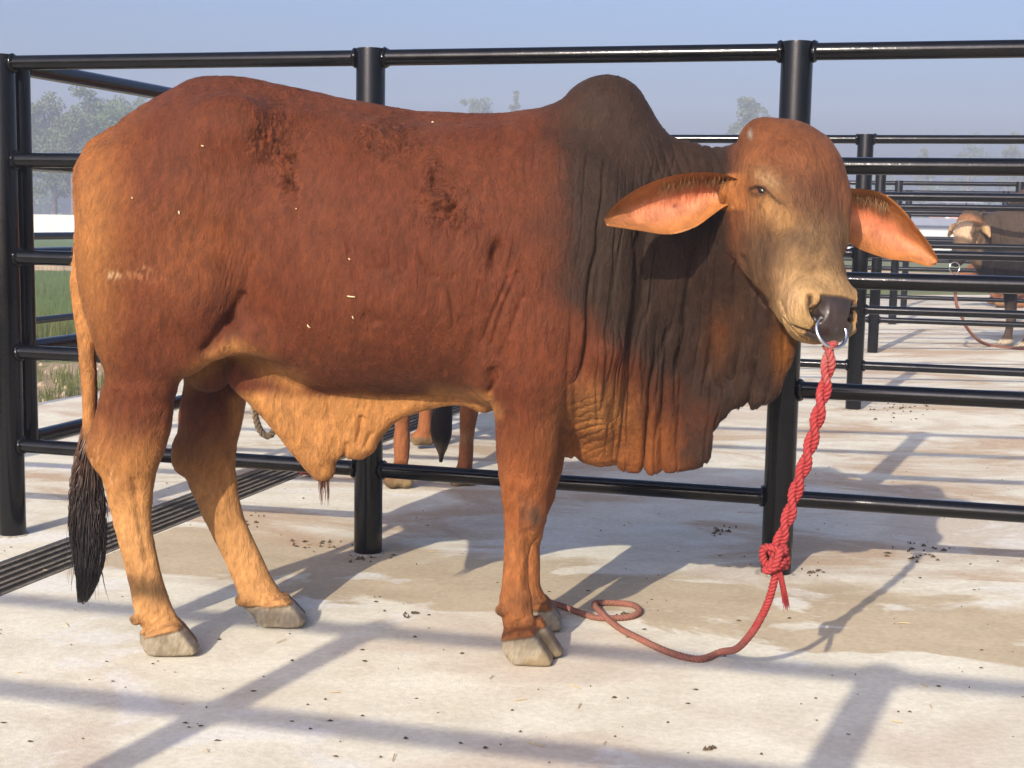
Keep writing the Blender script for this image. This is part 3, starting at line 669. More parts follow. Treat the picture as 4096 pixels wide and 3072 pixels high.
def hair_mat(name, c1, c2, rough=.45):
    m = NT(name); r = m.n('ObjectInfo'); co = m.coord('Object'); f = m.noise(m.mapping(co, (60, 60, 9)), 3, 3)
    m.P(Base_Color=m.mix(m.ramp(f, [(.3, 0.), (.7, 1.)]), c1, c2), Roughness=rough, Specular_IOR_Level=.4); return m.m
M_BLACKHAIR = hair_mat('black_switch_hair', (.008, .006, .006), (.03, .019, .014))
def tail_mat():
    m = NT('tail_switch_hair'); co = m.coord('Object'); sp = m.n('SeparateXYZ'); m.set(sp.inputs[0], co); f = m.noise(m.mapping(co, (60, 60, 9)), 3, 3)
    z = m.math('ADD', sp.outputs[2], m.math('MULTIPLY', m.math('SUBTRACT', f, .5), .25))
    m.P(Base_Color=m.ramp(z, [(.22, (.010, .008, .008)), (.40, (.022, .013, .010)), (.52, (.075, .034, .018)), (.60, (.13, .06, .028))]), Roughness=.4, Specular_IOR_Level=.4); return m.m
M_REDHAIR = hair_mat('reddish_hair', (.05, .018, .010), (.12, .045, .025)); M_GOLDHAIR = hair_mat('ear_hair', (.13, .065, .022), (.26, .14, .05))
rg = np.random.RandomState(5)
# tail switch follows a spindle of cross-sections down the photo's outline
cl = [(196,895,13),(194,945,25),(191,1005,33),(188,1070,39),(189,1130,41),(193,1190,37),(191,1245,27),(178,1302,11)]
roots, dirs, lens = [], [], []
mbt = MB(); NS = 1500
for k in range(NS):
    s0 = rg.rand()**1.1*.62; s1 = min(1., s0+.22+.5*rg.rand())-.10*rg.rand()**2; an = rg.rand()*6.283; rr = rg.rand()**.45; wob = rg.rand()*6.28; sw = (rg.rand()-.5)*.6
    pts = []; 
    for q in range(9):
        s = s0+(s1-s0)*q/8; f = s*(len(cl)-1); i = min(int(f), len(cl)-2); t = f-i; u_, v_, r_ = [cl[i][j]*(1-t)+cl[i+1][j]*t for j in range(3)]
        a2 = an+sw*q/8*2+.9*s; L_ = B(u_, v_, .11); r_ *= m2(.11); wv_ = .16*math.sin(q*1.1+round(wob*2)*.9)
        rad_ = r_*(rr+wv_)*min(1, .35+q*.12); L_ = L_+A3([rad_*math.cos(a2), rad_*.8*math.sin(a2), 0]); pts.append(l2w(L_)-BASE)
    mbt.tube(pts, [.0024*(1-.75*(q/8)**2) for q in range(9)], n=3, caps=False)
for k in range(120):      # flyaway hairs at the edges and the tip
    s0 = rg.rand()*.8; f = s0*(len(cl)-1); i = min(int(f), len(cl)-2); t = f-i; u_, v_, r_ = [cl[i][j]*(1-t)+cl[i+1][j]*t for j in range(3)]; an = rg.rand()*6.283; r_ *= m2(.11)
    p = B(u_, v_, .11)+A3([r_*.9*math.cos(an), r_*.7*math.sin(an), 0]); d = A3([.35*math.cos(an)+.1*(rg.rand()-.5), .2*math.sin(an), -1]); L = .05+.07*rg.rand(); pts = []
    for q in range(6): pts.append(l2w(p)-BASE); d = d+A3([.25*(rg.rand()-.5), .1*(rg.rand()-.5), -.15]); d = d/np.linalg.norm(d); p = p+d*L/5
    mbt.tube(pts, [.0011*(1-.7*q/5) for q in range(6)], n=3, caps=False)
link('tail_switch', mbt.mesh('tail_switch'), tail_mat(), bull)
# sheath tuft
ro, di, le = [], [], []
for k in range(34):
    u_ = 690+22*rg.rand(); ro.append(l2w(B(u_, 1022+8*rg.rand(), .03+.02*(rg.rand()-.5)))); di.append(A3([.25*(rg.rand()-.4), .2*(rg.rand()-.5), -1])); le.append(.03+.06*rg.rand())
strands('sheath_hair', ro, di, le, .0016, M_REDHAIR, bull, BASE, curl=.28, grav=.1, rs=3)
# ear fringes
def fringe(E, s0, s1, t0, drop, n, rs):
    V, Fc, C = E; nu, nv = 44, 22; g = np.random.RandomState(rs); ro, di, le = [], [], []
    for k in range(n):
        i = int((s0+(s1-s0)*g.rand())*(nu-1)); j = int(t0*(nv-1)*(.6+.9*g.rand())); p = V[i*nv+j]; q = V[min(nu-1, i+4)*nv+j]; e = q-p; e /= np.linalg.norm(e)
        ro.append(p+A3([0, -.003, 0])); di.append(A3([0, -.5, -drop])+e*.5+.3*(g.rand(3)-.5)); le.append(.006+.026*g.rand()**1.5)
    return strands('ear_fringe', ro, di, le, .0007, M_GOLDHAIR, bull, BASE, curl=.4, grav=.16, rs=rs, seg_=5)
fringe(ears[0], .06, .5, .14, .8, 330, 4); fringe(ears[1], .08, .42, .16, .8, 240, 6)

# ---- short coat hair lying along the body (visible as nap and at the outline)
def fur(N=170000, pts=4, seed=21):
    g = np.random.RandomState(seed); fl_ = furm[BQ].min(1); ok = np.where(fl_ > .8)[0]; q = BQ[g.choice(ok, N)]; a, b = g.rand(N, 1), g.rand(N, 1)
    def bl(A): return (A[q[:, 0]]*(1-a)+A[q[:, 1]]*a)*(1-b)+(A[q[:, 3]]*(1-a)+A[q[:, 2]]*a)*b
    P = bl(BW); Nn = bl(BN); Nn /= np.linalg.norm(Nn, axis=1, keepdims=True); C = bl(Cc); L3 = w2l(P); px = projv(P)
    flow = -.50*ba[None]*np.ones((N, 1))+A3([0, 0, -.85]); legm = (px[:, 1] > 900)[:, None]; flow = np.where(legm, A3([0, 0, -1.])+0*flow, flow)
    hm = headm[q[:, 0]][:, None]; flow = flow*(1-hm)+hm*(ea*.5+A3([0, 0, -.6])+es*.3*np.sign((P-HM)@es)[:, None])
    sw = fbm(np.stack([px[:, 0]/70, px[:, 1]/70, 0*px[:, 0]], 1), 2)-.5; tfm = tf[q[:, 0]] if not np.isscalar(tf) else 0
    ang = sw*2.2+tfm*7*(fbm(np.stack([px[:, 0]/26, px[:, 1]/26, 3+0*px[:, 0]], 1), 2)-.5); t1 = flow-Nn*(flow*Nn).sum(1, keepdims=True); t1 /= np.linalg.norm(t1, axis=1, keepdims=True)+1e-9
    t2 = np.cross(Nn, t1); T = t1*np.cos(ang)[:, None]+t2*np.sin(ang)[:, None]+.22*g.normal(size=(N, 3)); T -= Nn*(T*Nn).sum(1, keepdims=True)*.8; T /= np.linalg.norm(T, axis=1, keepdims=True)
    ln = (.006+.007*g.rand(N)+.012*tfm)*(1-.5*hm[:, 0])*np.where(px[:, 1] > 1000, .65, 1); out = np.zeros((N, pts, 3)); lift = .09+.13*g.rand(N)+.25*tfm
    for k in range(pts):
        s = k/(pts-1); out[:, k] = P+T*(ln*s)[:, None]+Nn*(ln*lift*s*(1.25-.9*s)-.0006)[:, None]
    cu = bpy.data.hair_curves.new('coat_hair'); cu.add_curves([pts]*N); cu.points.foreach_set('position', (out.reshape(-1, 3)-BASE).astype(np.float32).ravel())
    rad = np.tile(np.linspace(1, .25, pts), N)*.00046; cu.points.foreach_set('radius', rad.astype(np.float32))
    at = cu.attributes.new('hcol', 'FLOAT_COLOR', 'CURVE'); v = (.48+1.1*g.rand(N, 1)**1.4); at.data.foreach_set('color', np.hstack([np.clip(C*v, 0, 1), np.ones((N, 1))]).astype(np.float32).ravel())
    m = NT('coat_hair'); an = m.n('Attribute', attribute_name='hcol'); m.P(Base_Color=an.outputs['Color'], Roughness=.5, Specular_IOR_Level=.25); cu.materials.append(m.m)
    o = bpy.data.objects.new('coat_hair', cu); COL.objects.link(o); o.parent = bull; return o
fur()

# ================================================================== setting
ROTT = Euler((0, 0, -YAW)).to_matrix().to_4x4()
def tn_obj(o): o.matrix_world = ROTT @ o.matrix_world if o.matrix_world != Matrix() else ROTT.copy(); return o

def floor_material():
    m = NT('pen_concrete'); co = m.coord('Object'); sp = m.n('SeparateXYZ'); m.set(sp.inputs[0], co); tx, ny = sp.outputs[0], sp.outputs[1]
    st = m.mapping(co, (.75, 1.05, 1)); big = m.noise(st, 1.5, 5, .6, .6); mid = m.noise(st, 5.5, 5, .6, .3); fine = m.noise(co, 60, 4, .6); grain = m.noise(co, 260, 2)
    c = m.mix(m.ramp(mid, [(.35, 0.), (.65, 1.)]), (.525, .485, .38), (.615, .585, .475))
    c = m.mix(m.ramp(big, [(.50, 0.), (.60, .7)]), c, (.46, .38, .295))                       # pinkish brown stains
    b2 = m.noise(m.mapping(co, (.8, 1.15, 1), loc=(3.1, 7.7, 0)), 2.2, 6, .62, .8)
    c = m.mix(m.ramp(b2, [(.55, 0.), (.62, .75)]), c, (.60, .585, .53))                       # scrubbed pale patches
    # damp, trodden patch between the bull and the fence
    e = m.math('ADD', m.math('ADD', ny, m.math('MULTIPLY', m.math('ADD', tx, .7), .17)), m.math('MULTIPLY', m.math('SUBTRACT', b2, .5), .9))
    e = m.math('MULTIPLY', m.math('SUBTRACT', e, 3.3), 1/1.6)
    wet = m.ramp(e, [(.235, 0.), (.262, 1.), (.60, 1.), (.68, 0.)]); wet = m.math('MULTIPLY', wet, m.math('GREATER_THAN', tx, -2.56))
    wet = m.math('MULTIPLY', wet, m.ramp(m.noise(m.mapping(co, (.8, 1.4, 1), loc=(5.3, 1.1, 0)), 1.9, 5, .6, .5), [(.60, 1.), (.63, .15)]))
    c = m.mix(m.math('MULTIPLY', wet, .92), c, m.mix(m.ramp(mid, [(.3, 0.), (.7, 1.)]), (.36, .285, .18), (.45, .365, .24)))
    # brown smears here and there in the pens behind
    sm = m.noise(m.mapping(co, (.75, 1.5, 1), loc=(9, 2, 0)), 1.25, 6, .65, .7); far = m.math('GREATER_THAN', ny, 4.4)
    c = m.mix(m.math('MULTIPLY', m.ramp(sm, [(.49, 0.), (.60, .85)]), far), c, (.40, .29, .185))
    spk = m.ramp(m.noise(m.mapping(co, (1, 2.2, 1)), 34, 3, .7), [(.70, 0.), (.76, 1.)])
    c = m.mix(m.math('MULTIPLY', spk, .5), c, (.16, .12, .075))
    c = m.mix(.35, c, m.ramp(fine, [(.3, .62), (.7, 1.2)]), 'MULTIPLY')
    h = m.math('ADD', m.math('MULTIPLY', fine, .6), m.math('MULTIPLY', grain, .35))
    m.P(Base_Color=c, Roughness=m.math('SUBTRACT', .9, m.math('MULTIPLY', wet, .12)), Specular_IOR_Level=.3, Normal=m.bump(h, .35, .006)); return m.m
M_FLOOR = floor_material()
def ground_material():
    m = NT('grass_and_dirt'); co = m.coord('Object'); sp = m.n('SeparateXYZ'); m.set(sp.inputs[0], co)
    a = m.noise(co, .35, 6, .65, .5); b = m.noise(co, 4.5, 5, .7); f = m.noise(co, 30, 3, .7)
    g = m.mix(b, (.055, .10, .022), (.115, .165, .045)); d = m.mix(f, (.22, .16, .095), (.36, .275, .175))
    # bare dirt along the platform edge, grass beyond
    t = m.n('VectorMath', operation='DOT_PRODUCT'); m.set(t.inputs[0], co); t.inputs[1].default_value = tuple(td)
    e = m.math('ADD', t.outputs['Value'], m.math('MULTIPLY', m.math('SUBTRACT', b, .5), 2.4))
    band = m.ramp(m.math('MULTIPLY', m.math('ADD', e, 9.), .2), [(.28, 0.), (.36, 1.), (.58, 1.), (.70, .25)])
    c = m.mix(band, g, d); c = m.mix(m.ramp(a, [(.60, 0.), (.68, .7)]), c, d)
    m.P(Base_Color=c, Roughness=.95, Specular_IOR_Level=.1, Normal=m.bump(f, .6, .03)); return m.m
def simple(name, c, rough=.6, spec=.3, scale=20., var=.25, bump=.15, metal=0., bd=.004):
    m = NT(name); co = m.coord('Object'); n = m.noise(co, scale, 4, .6); n2 = m.noise(co, scale*6, 3, .6)
    cc = m.mix(1., c, m.ramp(n, [(.3, 1-var), (.7, 1+var)]), 'MULTIPLY')
    m.P(Base_Color=cc, Roughness=rough, Specular_IOR_Level=spec, Metallic=metal, Normal=m.bump(m.math('ADD', n, m.math('MULTIPLY', n2, .4)), bump, bd)); return m.m
GZ = -.34
ground = link('ground', mesh('ground', [(-900, -60, GZ), (900, -60, GZ), (900, 1500, GZ), (-900, 1500, GZ)], [(0, 1, 2, 3)]), ground_material())
tag(ground, kind='structure')

# pen floor: a slab with a slot for the drain, laid to fall
D0, D1 = -2.86, -2.57; TL, TR, NL, NR = -5.5, 14., -7., 26.6
def slab_mesh(name, t0, t1, n0, n1, wall=.45):
    ts = [t for t in np.linspace(t0, t1, max(2, int((t1-t0)/.5)+1))]; ns = np.linspace(n0, n1, int((n1-n0)/1.)+1); V = []; Fc = []; N = len(ns)
    for t in ts:
        for n in ns: V.append((t, n, gz(t, n)))
    for i in range(len(ts)-1):
        for j in range(N-1): Fc.append((i*N+j, (i+1)*N+j, (i+1)*N+j+1, i*N+j+1))
    b = len(V); rim = [(i, 0) for i in range(len(ts))]+[(len(ts)-1, j) for j in range(1, N)]+[(i, N-1) for i in range(len(ts)-2, -1, -1)]+[(0, j) for j in range(N-2, 0, -1)]
    for k, (i, j) in enumerate(rim): v = V[i*N+j]; V.append((v[0], v[1], v[2]-wall))
    for k in range(len(rim)):
        a = rim[k][0]*N+rim[k][1]; q = rim[(k+1) % len(rim)]; c = q[0]*N+q[1]; Fc.append((a, b+k, b+(k+1) % len(rim), c))
    return mesh(name, V, Fc, False)
for t0, t1 in ((TL, D0), (D1, TR)):
    o = link('floor', slab_mesh('floor', t0, t1, NL, NR), M_FLOOR); o.matrix_world = ROTT; tag(o, kind='structure')

# drain with long bars
M_BAR = simple('dirty_drain_bar', (.13, .112, .088), .9, .1, 30, .4, .3); M_BED = simple('drain_bed', (.015, .013, .011), .9, .1, 10)
drain = empty('floor_drain'); drain.matrix_world = ROTT
tag(drain, 'long floor drain with parallel bars sunk along the concrete beside the gate', 'drain')
zD = lambda n: GA*(-2.72)+GB*(n-FD)+G0
mb = MB(); mb.add([(D0+.001, NL+.01, zD(NL)-.16), (D1-.001, NL+.01, zD(NL)-.16), (D1-.001, NR-.01, zD(NR)-.16), (D0+.001, NR-.01, zD(NR)-.16)], [(0, 1, 2, 3)])
link('channel_bed', mb.mesh('channel_bed', False), M_BED, drain)
NBAR = 6; bw = .015; gp_ = (D1-D0-NBAR*bw)/(NBAR+1)
for k in range(NBAR):
    a = D0+gp_+(bw+gp_)*k; mb = MB(); za, zb = zD(NL)-.004-.0015*k % .006, zD(NR)-.004
    V = [(a, NL+.02, za-.009), (a+bw, NL+.02, za-.009), (a+bw, NR-.02, zb-.009), (a, NR-.02, zb-.009), (a, NL+.02, za), (a+bw, NL+.02, za), (a+bw, NR-.02, zb), (a, NR-.02, zb)]
    mb.add(V, [(0, 3, 2, 1), (4, 5, 6, 7), (0, 1, 5, 4), (1, 2, 6, 5), (2, 3, 7, 6), (3, 0, 4, 7)])
    link('bar', mb.mesh('bar', False), M_BAR, drain)

# ------------------------------------------------------------------ pipe fences
def paint_material():
    m = NT('black_gloss_paint'); co = m.coord('Object'); n = m.noise(co, 14, 5, .65); f = m.noise(co, 160, 3, .6); sc = m.noise(m.mapping(co, (30, 30, 6)), 9, 4, .7)
    chip = m.ramp(sc, [(.72, 0.), (.76, 1.)])
    c = m.mix(m.ramp(n, [(.35, 0.), (.7, 1.)]), (.0012, .0013, .0016), (.0035, .0034, .0034)); c = m.mix(m.math('MULTIPLY', chip, .4), c, (.09, .08, .065))
    r = m.ramp(n, [(.3, .06), (.7, .17)])
    m.P(Base_Color=c, Roughness=r, Specular_IOR_Level=.32, Normal=m.bump(m.math('ADD', f, m.math('MULTIPLY', n, 1.5)), .12, .003)); return m.m
M_PAINT = paint_material(); M_GROUT = simple('dirty_grout', (.30, .27, .22), .9, .2, 60, .5, .4)
def weld_mesh(R):
    rgw = np.random.RandomState(int(R*1e5)); V = []; Fc = []; nu, nv = 22, 6
    for i in range(nu):
        a = 2*math.pi*i/nu; rr = .0075*(.7+.8*rgw.rand()); jx = .004*(rgw.rand()-.5)
        for j in range(nv):
            b = 2*math.pi*j/nv; q = R+rr*math.cos(b); V.append((jx+rr*1.1*math.sin(b), q*math.cos(a), q*math.sin(a)))
    Fc = [(i*nv+j, ((i+1) % nu)*nv+j, ((i+1) % nu)*nv+(j+1) % nv, i*nv+(j+1) % nv) for i in range(nu) for j in range(nv)]
    return mesh('weld_bead', V, Fc)
_rc = {}
def rail_mesh(L, R):
    k = (round(L, 3), R)
    if k not in _rc:
        mb = MB(); mb.tube([(0, 0, 0), (L*.5, 0, 0), (L, 0, 0)], R, n=20, caps=True); _rc[k] = mb.mesh('rail'); autosmooth(_rc[k])
    return _rc[k]
_pc = {}
def post_mesh(H, R):
    k = (round(H, 3), R)
    if k not in _pc:
        mb = MB(); mb.tube([(0, 0, 0), (0, 0, H-.006), (0, 0, H)], [R, R, R*.985], n=28, caps=True); _pc[k] = mb.mesh('post'); autosmooth(_pc[k])
    return _pc[k]
_wm = {}
def fence(label, posts, zs, along='t', at=0., R=RP, r=RR, ztop=ZP, welds=True, group=None, name='pipe_fence', foot=None):
    root = empty(name); root.matrix_world = ROTT.copy(); tag(root, label, 'fence', group)
    def place(o, s, z):
        o.location = (s, at, z) if along == 't' else (at, s, z)
        if along == 'n' and o.name.split('.')[0] != 'post': o.rotation_euler = (0, 0, math.pi/2)
    for s in posts:
        zf = (gz(s, at) if along == 't' else gz(at, s)) if foot is None else foot
        o = link('post', post_mesh(ztop-zf+.06, R), M_PAINT, root); place(o, s, zf-.06)
        fm = link('foot_grout', GROUT, M_GROUT, root); fm.location = (s, at, zf-.012) if along == 't' else (at, s, zf-.012); fm.scale = (R/RP,)*2+(1,)
    for a, b in zip(posts[:-1], posts[1:]):
        for z in zs:
            L = b-a-2*R*.93; o = link('rail', rail_mesh(L, r), M_PAINT, root); place(o, a+R*.93, z)
            if welds:
                if r not in _wm: _wm[r] = weld_mesh(r)
                for q in (.006, L-.006):
                    w = link('weld_bead', _wm[r], M_PAINT, o); w.location = (q, 0, 0); w.rotation_euler = (random.random()*6, 0, 0)
    return root
mb = MB(); ng = 26
V = []; 
for ring, (rr, zz) in enumerate(((RP*.9, .018), (RP*1.12, .017), (RP*1.3, .0125))):
    for k in range(ng):
        a = 2*math.pi*k/ng; q = rr*(1+(.22*(random.random()-.5) if ring == 2 else .05*(random.random()-.5))); V.append((q*math.cos(a), q*math.sin(a), zz))
mb.add(V, [(r_*ng+k, (r_+1)*ng+k, (r_+1)*ng+(k+1) % ng, r_*ng+(k+1) % ng) for r_ in range(2) for k in range(ng)]); GROUT = mb.mesh('foot_grout')
SPC = T3-T2
fence('black pipe fence right behind the brown bull', [T1-1.4, T1, T2, T3, T3+SPC, T3+2*SPC, T3+3*SPC], ZR, at=FD)
fence('black pipe fence whose shadow falls across the front of the pen', [-1.83-2*1.37, -1.83-1.37, -1.83, -.47, -.47+1.37, -.47+2.74, -.47+4.11], ZR, at=.10)
for k, (t0, lab) in enumerate(((-.203, 'second black pipe fence, one pen behind the brown bull'), (-.157, 'third black pipe fence, just in front of the dark bull'), (.006, 'fourth black pipe fence, behind the dark bull'), (.163, 'fifth black pipe fence in the row of pens, beside the grass'))):
    ps = [t0+1.375*i for i in range(-2, 5+k)]; ps = [p for p in ps if p > -3.0]; ps = [-3.09]+[p for p in ps if p > -2.6]
    fence(lab, ps, ZR, at=FD+SP*(k+1), welds=k < 2)
fence('low black pipe fence at the edge of the grass and dirt', [4.0, 6.4, 8.0, 10.4, 12.8, 15.2, 17.6, 20.0], [.86, .27], along='n', at=-5.8, R=.036, r=RR, ztop=.89, welds=False, foot=GZ)
# gate swung closed beside the drain, hung on the corner post
gate = empty('pipe_gate'); gate.matrix_world = ROTT.copy(); tag(gate, 'black pipe gate hung behind the corner post beside the drain', 'gate')
RG = .031; g0_, g1_ = FD+.125, FD+SP-.14
for n_ in (g0_, (g0_+g1_)/2, g1_):
    o = link('stile', post_mesh(ZR[0]-ZR[4]+2*RG, RG*1.25), M_PAINT, gate); o.location = (-3.1, n_, ZR[4]-RG)
for z in ZR:
    for a, b in ((g0_, (g0_+g1_)/2), ((g0_+g1_)/2, g1_)):
        o = link('rail', rail_mesh(b-a-.07, RG), M_PAINT, gate); o.location = (-3.1, a+.035, z); o.rotation_euler = (0, 0, math.pi/2)
for z in (ZR[1]-.08, ZR[3]-.08):
    mb = MB(); mb.tube([(0, 0, 0), (0, 0, .16)], .014, n=12); h = link('hinge', mb.mesh('hinge'), M_PAINT, gate); h.location = (-3.1, FD+.072, z)

# ------------------------------------------------------------------ far things
M_BARK = simple('bark', (.13, .10, .08), .9, .1, 3., .3, .3)
def leaf_mat(name, c1, c2):
    m = NT(name); co = m.coord('Object'); n = m.noise(co, .8, 4); f = m.noise(co, 7, 2)
    c = m.mix(m.math('ADD', m.math('MULTIPLY', n, .6), m.math('MULTIPLY', f, .4)), c1, c2)
    m.P(Base_Color=c, Roughness=.7, Specular_IOR_Level=.2); tr = m.n('BsdfTranslucent'); m.set(tr.inputs[0], c); mx = m.n('MixShader'); mx.inputs[0].default_value = .25
    m.t.links.new(m.b.outputs[0], mx.inputs[1]); m.t.links.new(tr.outputs[0], mx.inputs[2]); m.t.links.new(mx.outputs[0], m.o.inputs['Surface']); return m.m
M_LEAF = [leaf_mat('leaf_green', (.05, .085, .022), (.13, .17, .05)), leaf_mat('leaf_greyish', (.065, .09, .035), (.15, .175, .075)), leaf_mat('leaf_yellowish', (.07, .09, .025), (.14, .15, .05))]
def leaf_quads(cs, n, size, rg):
    """cs list of (center, radius): leaves scattered near each clump's shell"""
    V = []; Fc = []; vol = A3([r**2 for c, r in cs]); vol /= vol.sum(); cnt = rg.multinomial(n, vol); b = 0
    for (c, r), k in zip(cs, cnt):
        d = rg.normal(size=(k, 3)); d /= np.linalg.norm(d, axis=1, keepdims=True); p = c+d*(r*rg.rand(k, 1)**.45)*A3([1, 1, .8])
        u = rg.normal(size=(k, 3)); u /= np.linalg.norm(u, axis=1, keepdims=True); w = np.cross(u, rg.normal(size=(k, 3))); w /= np.linalg.norm(w, axis=1, keepdims=True); s = size*(.6+.8*rg.rand(k, 1))
        q = np.stack([p-u*s, p+w*s*.42, p+u*s, p-w*s*.42], 1).reshape(-1, 3); V.append(q); Fc += [(b+4*i, b+4*i+1, b+4*i+2, b+4*i+3) for i in range(k)]; b += 4*k
    return np.vstack(V), Fc
def tree(px, top, dist, width, label, mat=0, seed=0, leaves=2600, size=.17, bare=0., narrow=1., base=.25, group='trees beyond the white wall'):
    rg = np.random.RandomState(seed+11); P = atY(px, top, dist); H = P[2]-GZ; W = width/2998*dist/2; root = empty('tree', (P[0], dist, GZ)); tag(root, label, 'tree', group)
    mb = MB(); lean = .04*H*(rg.rand()-.5); trunk = [A3([lean*(q/6)**2, .2*math.sin(q), H*.88*q/6]) for q in range(7)]
    mb.tube(trunk, [.022*H*(1-.8*q/6) for q in range(7)], n=8); cs = []; nb = 13
    for k in range(nb):
        h0 = H*(base+.10+.5*(k/nb)); i = min(5, int(h0/(H*.88)*6)); f = h0/(H*.88)*6-i; s = trunk[i]*(1-f)+trunk[i+1]*f; a = k*2.4+rg.rand(); zz = h0+H*(.10+.22*rg.rand())
        prof = math.sin(math.pi*min(1, max(.08, (zz/H-base)/(1.04-base)))**.75)**.6; e = A3([math.cos(a)*W*prof*(.35+.5*rg.rand()), math.sin(a)*W*prof*.6*(.4+.5*rg.rand()), zz]); mid_ = (s+e)/2+A3([0, 0, .03*H])
        mb.tube([s, mid_, e], [.008*H, .005*H, .002*H], n=5); 
        for j in range(3): cs.append((e+rg.normal(size=3)*A3([W*.2, W*.2, H*.035]), W*(.20+.16*rg.rand())*narrow))
        cs.append((mid_+rg.normal(size=3)*W*.12, W*.2*narrow))
    cs.append((A3([lean, 0, H-W*.22]), W*.22)); cs.append((A3([lean+W*.15, 0, H-W*.5]), W*.3)); cs.append((A3([lean-W*.25, 0, H-W*.65]), W*.28))
    link('trunk', mb.mesh('trunk'), M_BARK, root); V, Fc = leaf_quads(cs, int(leaves*(1-bare)), size*H/11, rg); link('crown', mesh('crown', V, Fc, False), M_LEAF[mat], root); return root
LT = [(58,232,118,120,'leafy tree beyond the white wall, mostly behind the corner post',0),(112,193,120,120,'tall round topped tree above the gap beside the corner post',1),(152,228,113,100,'lower grey green tree in front of the tall wood',1),
      (192,186,121,125,'tallest tree of the wood behind the rump of the brown bull',0),(238,212,114,110,'broad tree under the slanting top rail of the gate',0),(262,200,128,110,'pale tree deep in the wood behind the gate rail',1),
      (305,203,118,120,'tree just clear of the rump under the gate rail',0),(352,214,116,110,'tree whose crown is cut by the bull\'s back',1),(402,236,121,110,'tree hidden behind the bull\'s hips',0)]
for i, (x, y, d, w, lab, mt) in enumerate(LT): tree(x, y, d, w*1.25, lab, mt, i, 5200, .16, base=.08)
CT = [(916,246,170,46,'small far tree peeping over the back of the brown bull',1,0,1.),(1030,220,172,84,'round hazy tree over the back of the brown bull',1,0,1.),(1112,221,170,30,'narrow upright hazy tree between the back and the hump',1,0,1.),
      (1622,206,150,104,'tall airy tree beside the head of the brown bull',1,.25,.9),(1655,262,150,60,'shorter tree leaning to the tall airy tree',1,.3,.9),(1498,322,165,60,'low hazy tree behind the crest of the neck',1,0,1.),
      (2000,327,165,40,'little pointed yellow green tree beyond the far pens',2,0,1.),(2096,306,160,108,'grey half bare tree beyond the far pens',1,.55,.8),(2188,311,165,62,'yellow green cone shaped tree beyond the far pens',2,0,1.)]
for i, (x, y, d, w, lab, mt, br, nw) in enumerate(CT): tree(x, y, d, w*1.1, lab, mt, 40+i, 4600, .17, br, nw, base=.2)
# the far belt of scrub and trees reads as one mass
rg = np.random.RandomState(77); cs = []
for k in range(420):
    X = -75+235*rg.rand(); Y = 176+16*rg.rand(); hgt = 4.5+2.6*vnoise(A3([[X*.11, 0, 0]]))[0]*1.6; cs.append((A3([X, Y, GZ+hgt*rg.rand()]), 1.1+.9*rg.rand()))
V, Fc = leaf_quads(cs, 26000, .55, rg)
tag(link('tree_belt', mesh('tree_belt', V, Fc, False), M_LEAF[0]), 'far belt of hazy green scrub along the horizon', 'trees', kind='stuff')

# white boundary wall
M_WALL = simple('white_wall_paint', (.45, .44, .415), .8, .2, .6, .06, .05); M_CAP = simple('wall_cap', (.5, .47, .43), .9, .1, .5)
wall = empty('boundary_wall', (-75, 84, GZ)); tag(wall, 'long white boundary wall across the far side of the field', 'wall')
for k in range(33):
    mb = MB(); mb.box((k*6.5+.03, -.08, 0), (k*6.5+6.44, .08, 1.18)); link('panel', mb.mesh('panel', False), M_WALL, wall)
    mb = MB(); mb.box((k*6.5-.12, -.16, 0), (k*6.5+.12, .02+.16, 1.21)); link('pier', mb.mesh('pier', False), M_CAP, wall)
# dirt track
mb = MB(); rg = np.random.RandomState(2); V = []; xs = np.linspace(-70, 120, 120)
for x in xs:
    a, b = 31.5+1.*rg.rand(), 34.8+1.2*rg.rand(); V += [(x, a, GZ+.004), (x, (a+b)/2, GZ+.25+.12*rg.rand()), (x, b, GZ+.004)]
mb.add(V, [(3*i+j, 3*i+3+j, 3*i+4+j, 3*i+1+j) for i in range(len(xs)-1) for j in (0, 1)])
tag(link('dirt_bank', mb.mesh('dirt_bank', False), simple('dry_dirt', (.30, .22, .14), .95, .05, .8, .35, .5)), kind='structure')
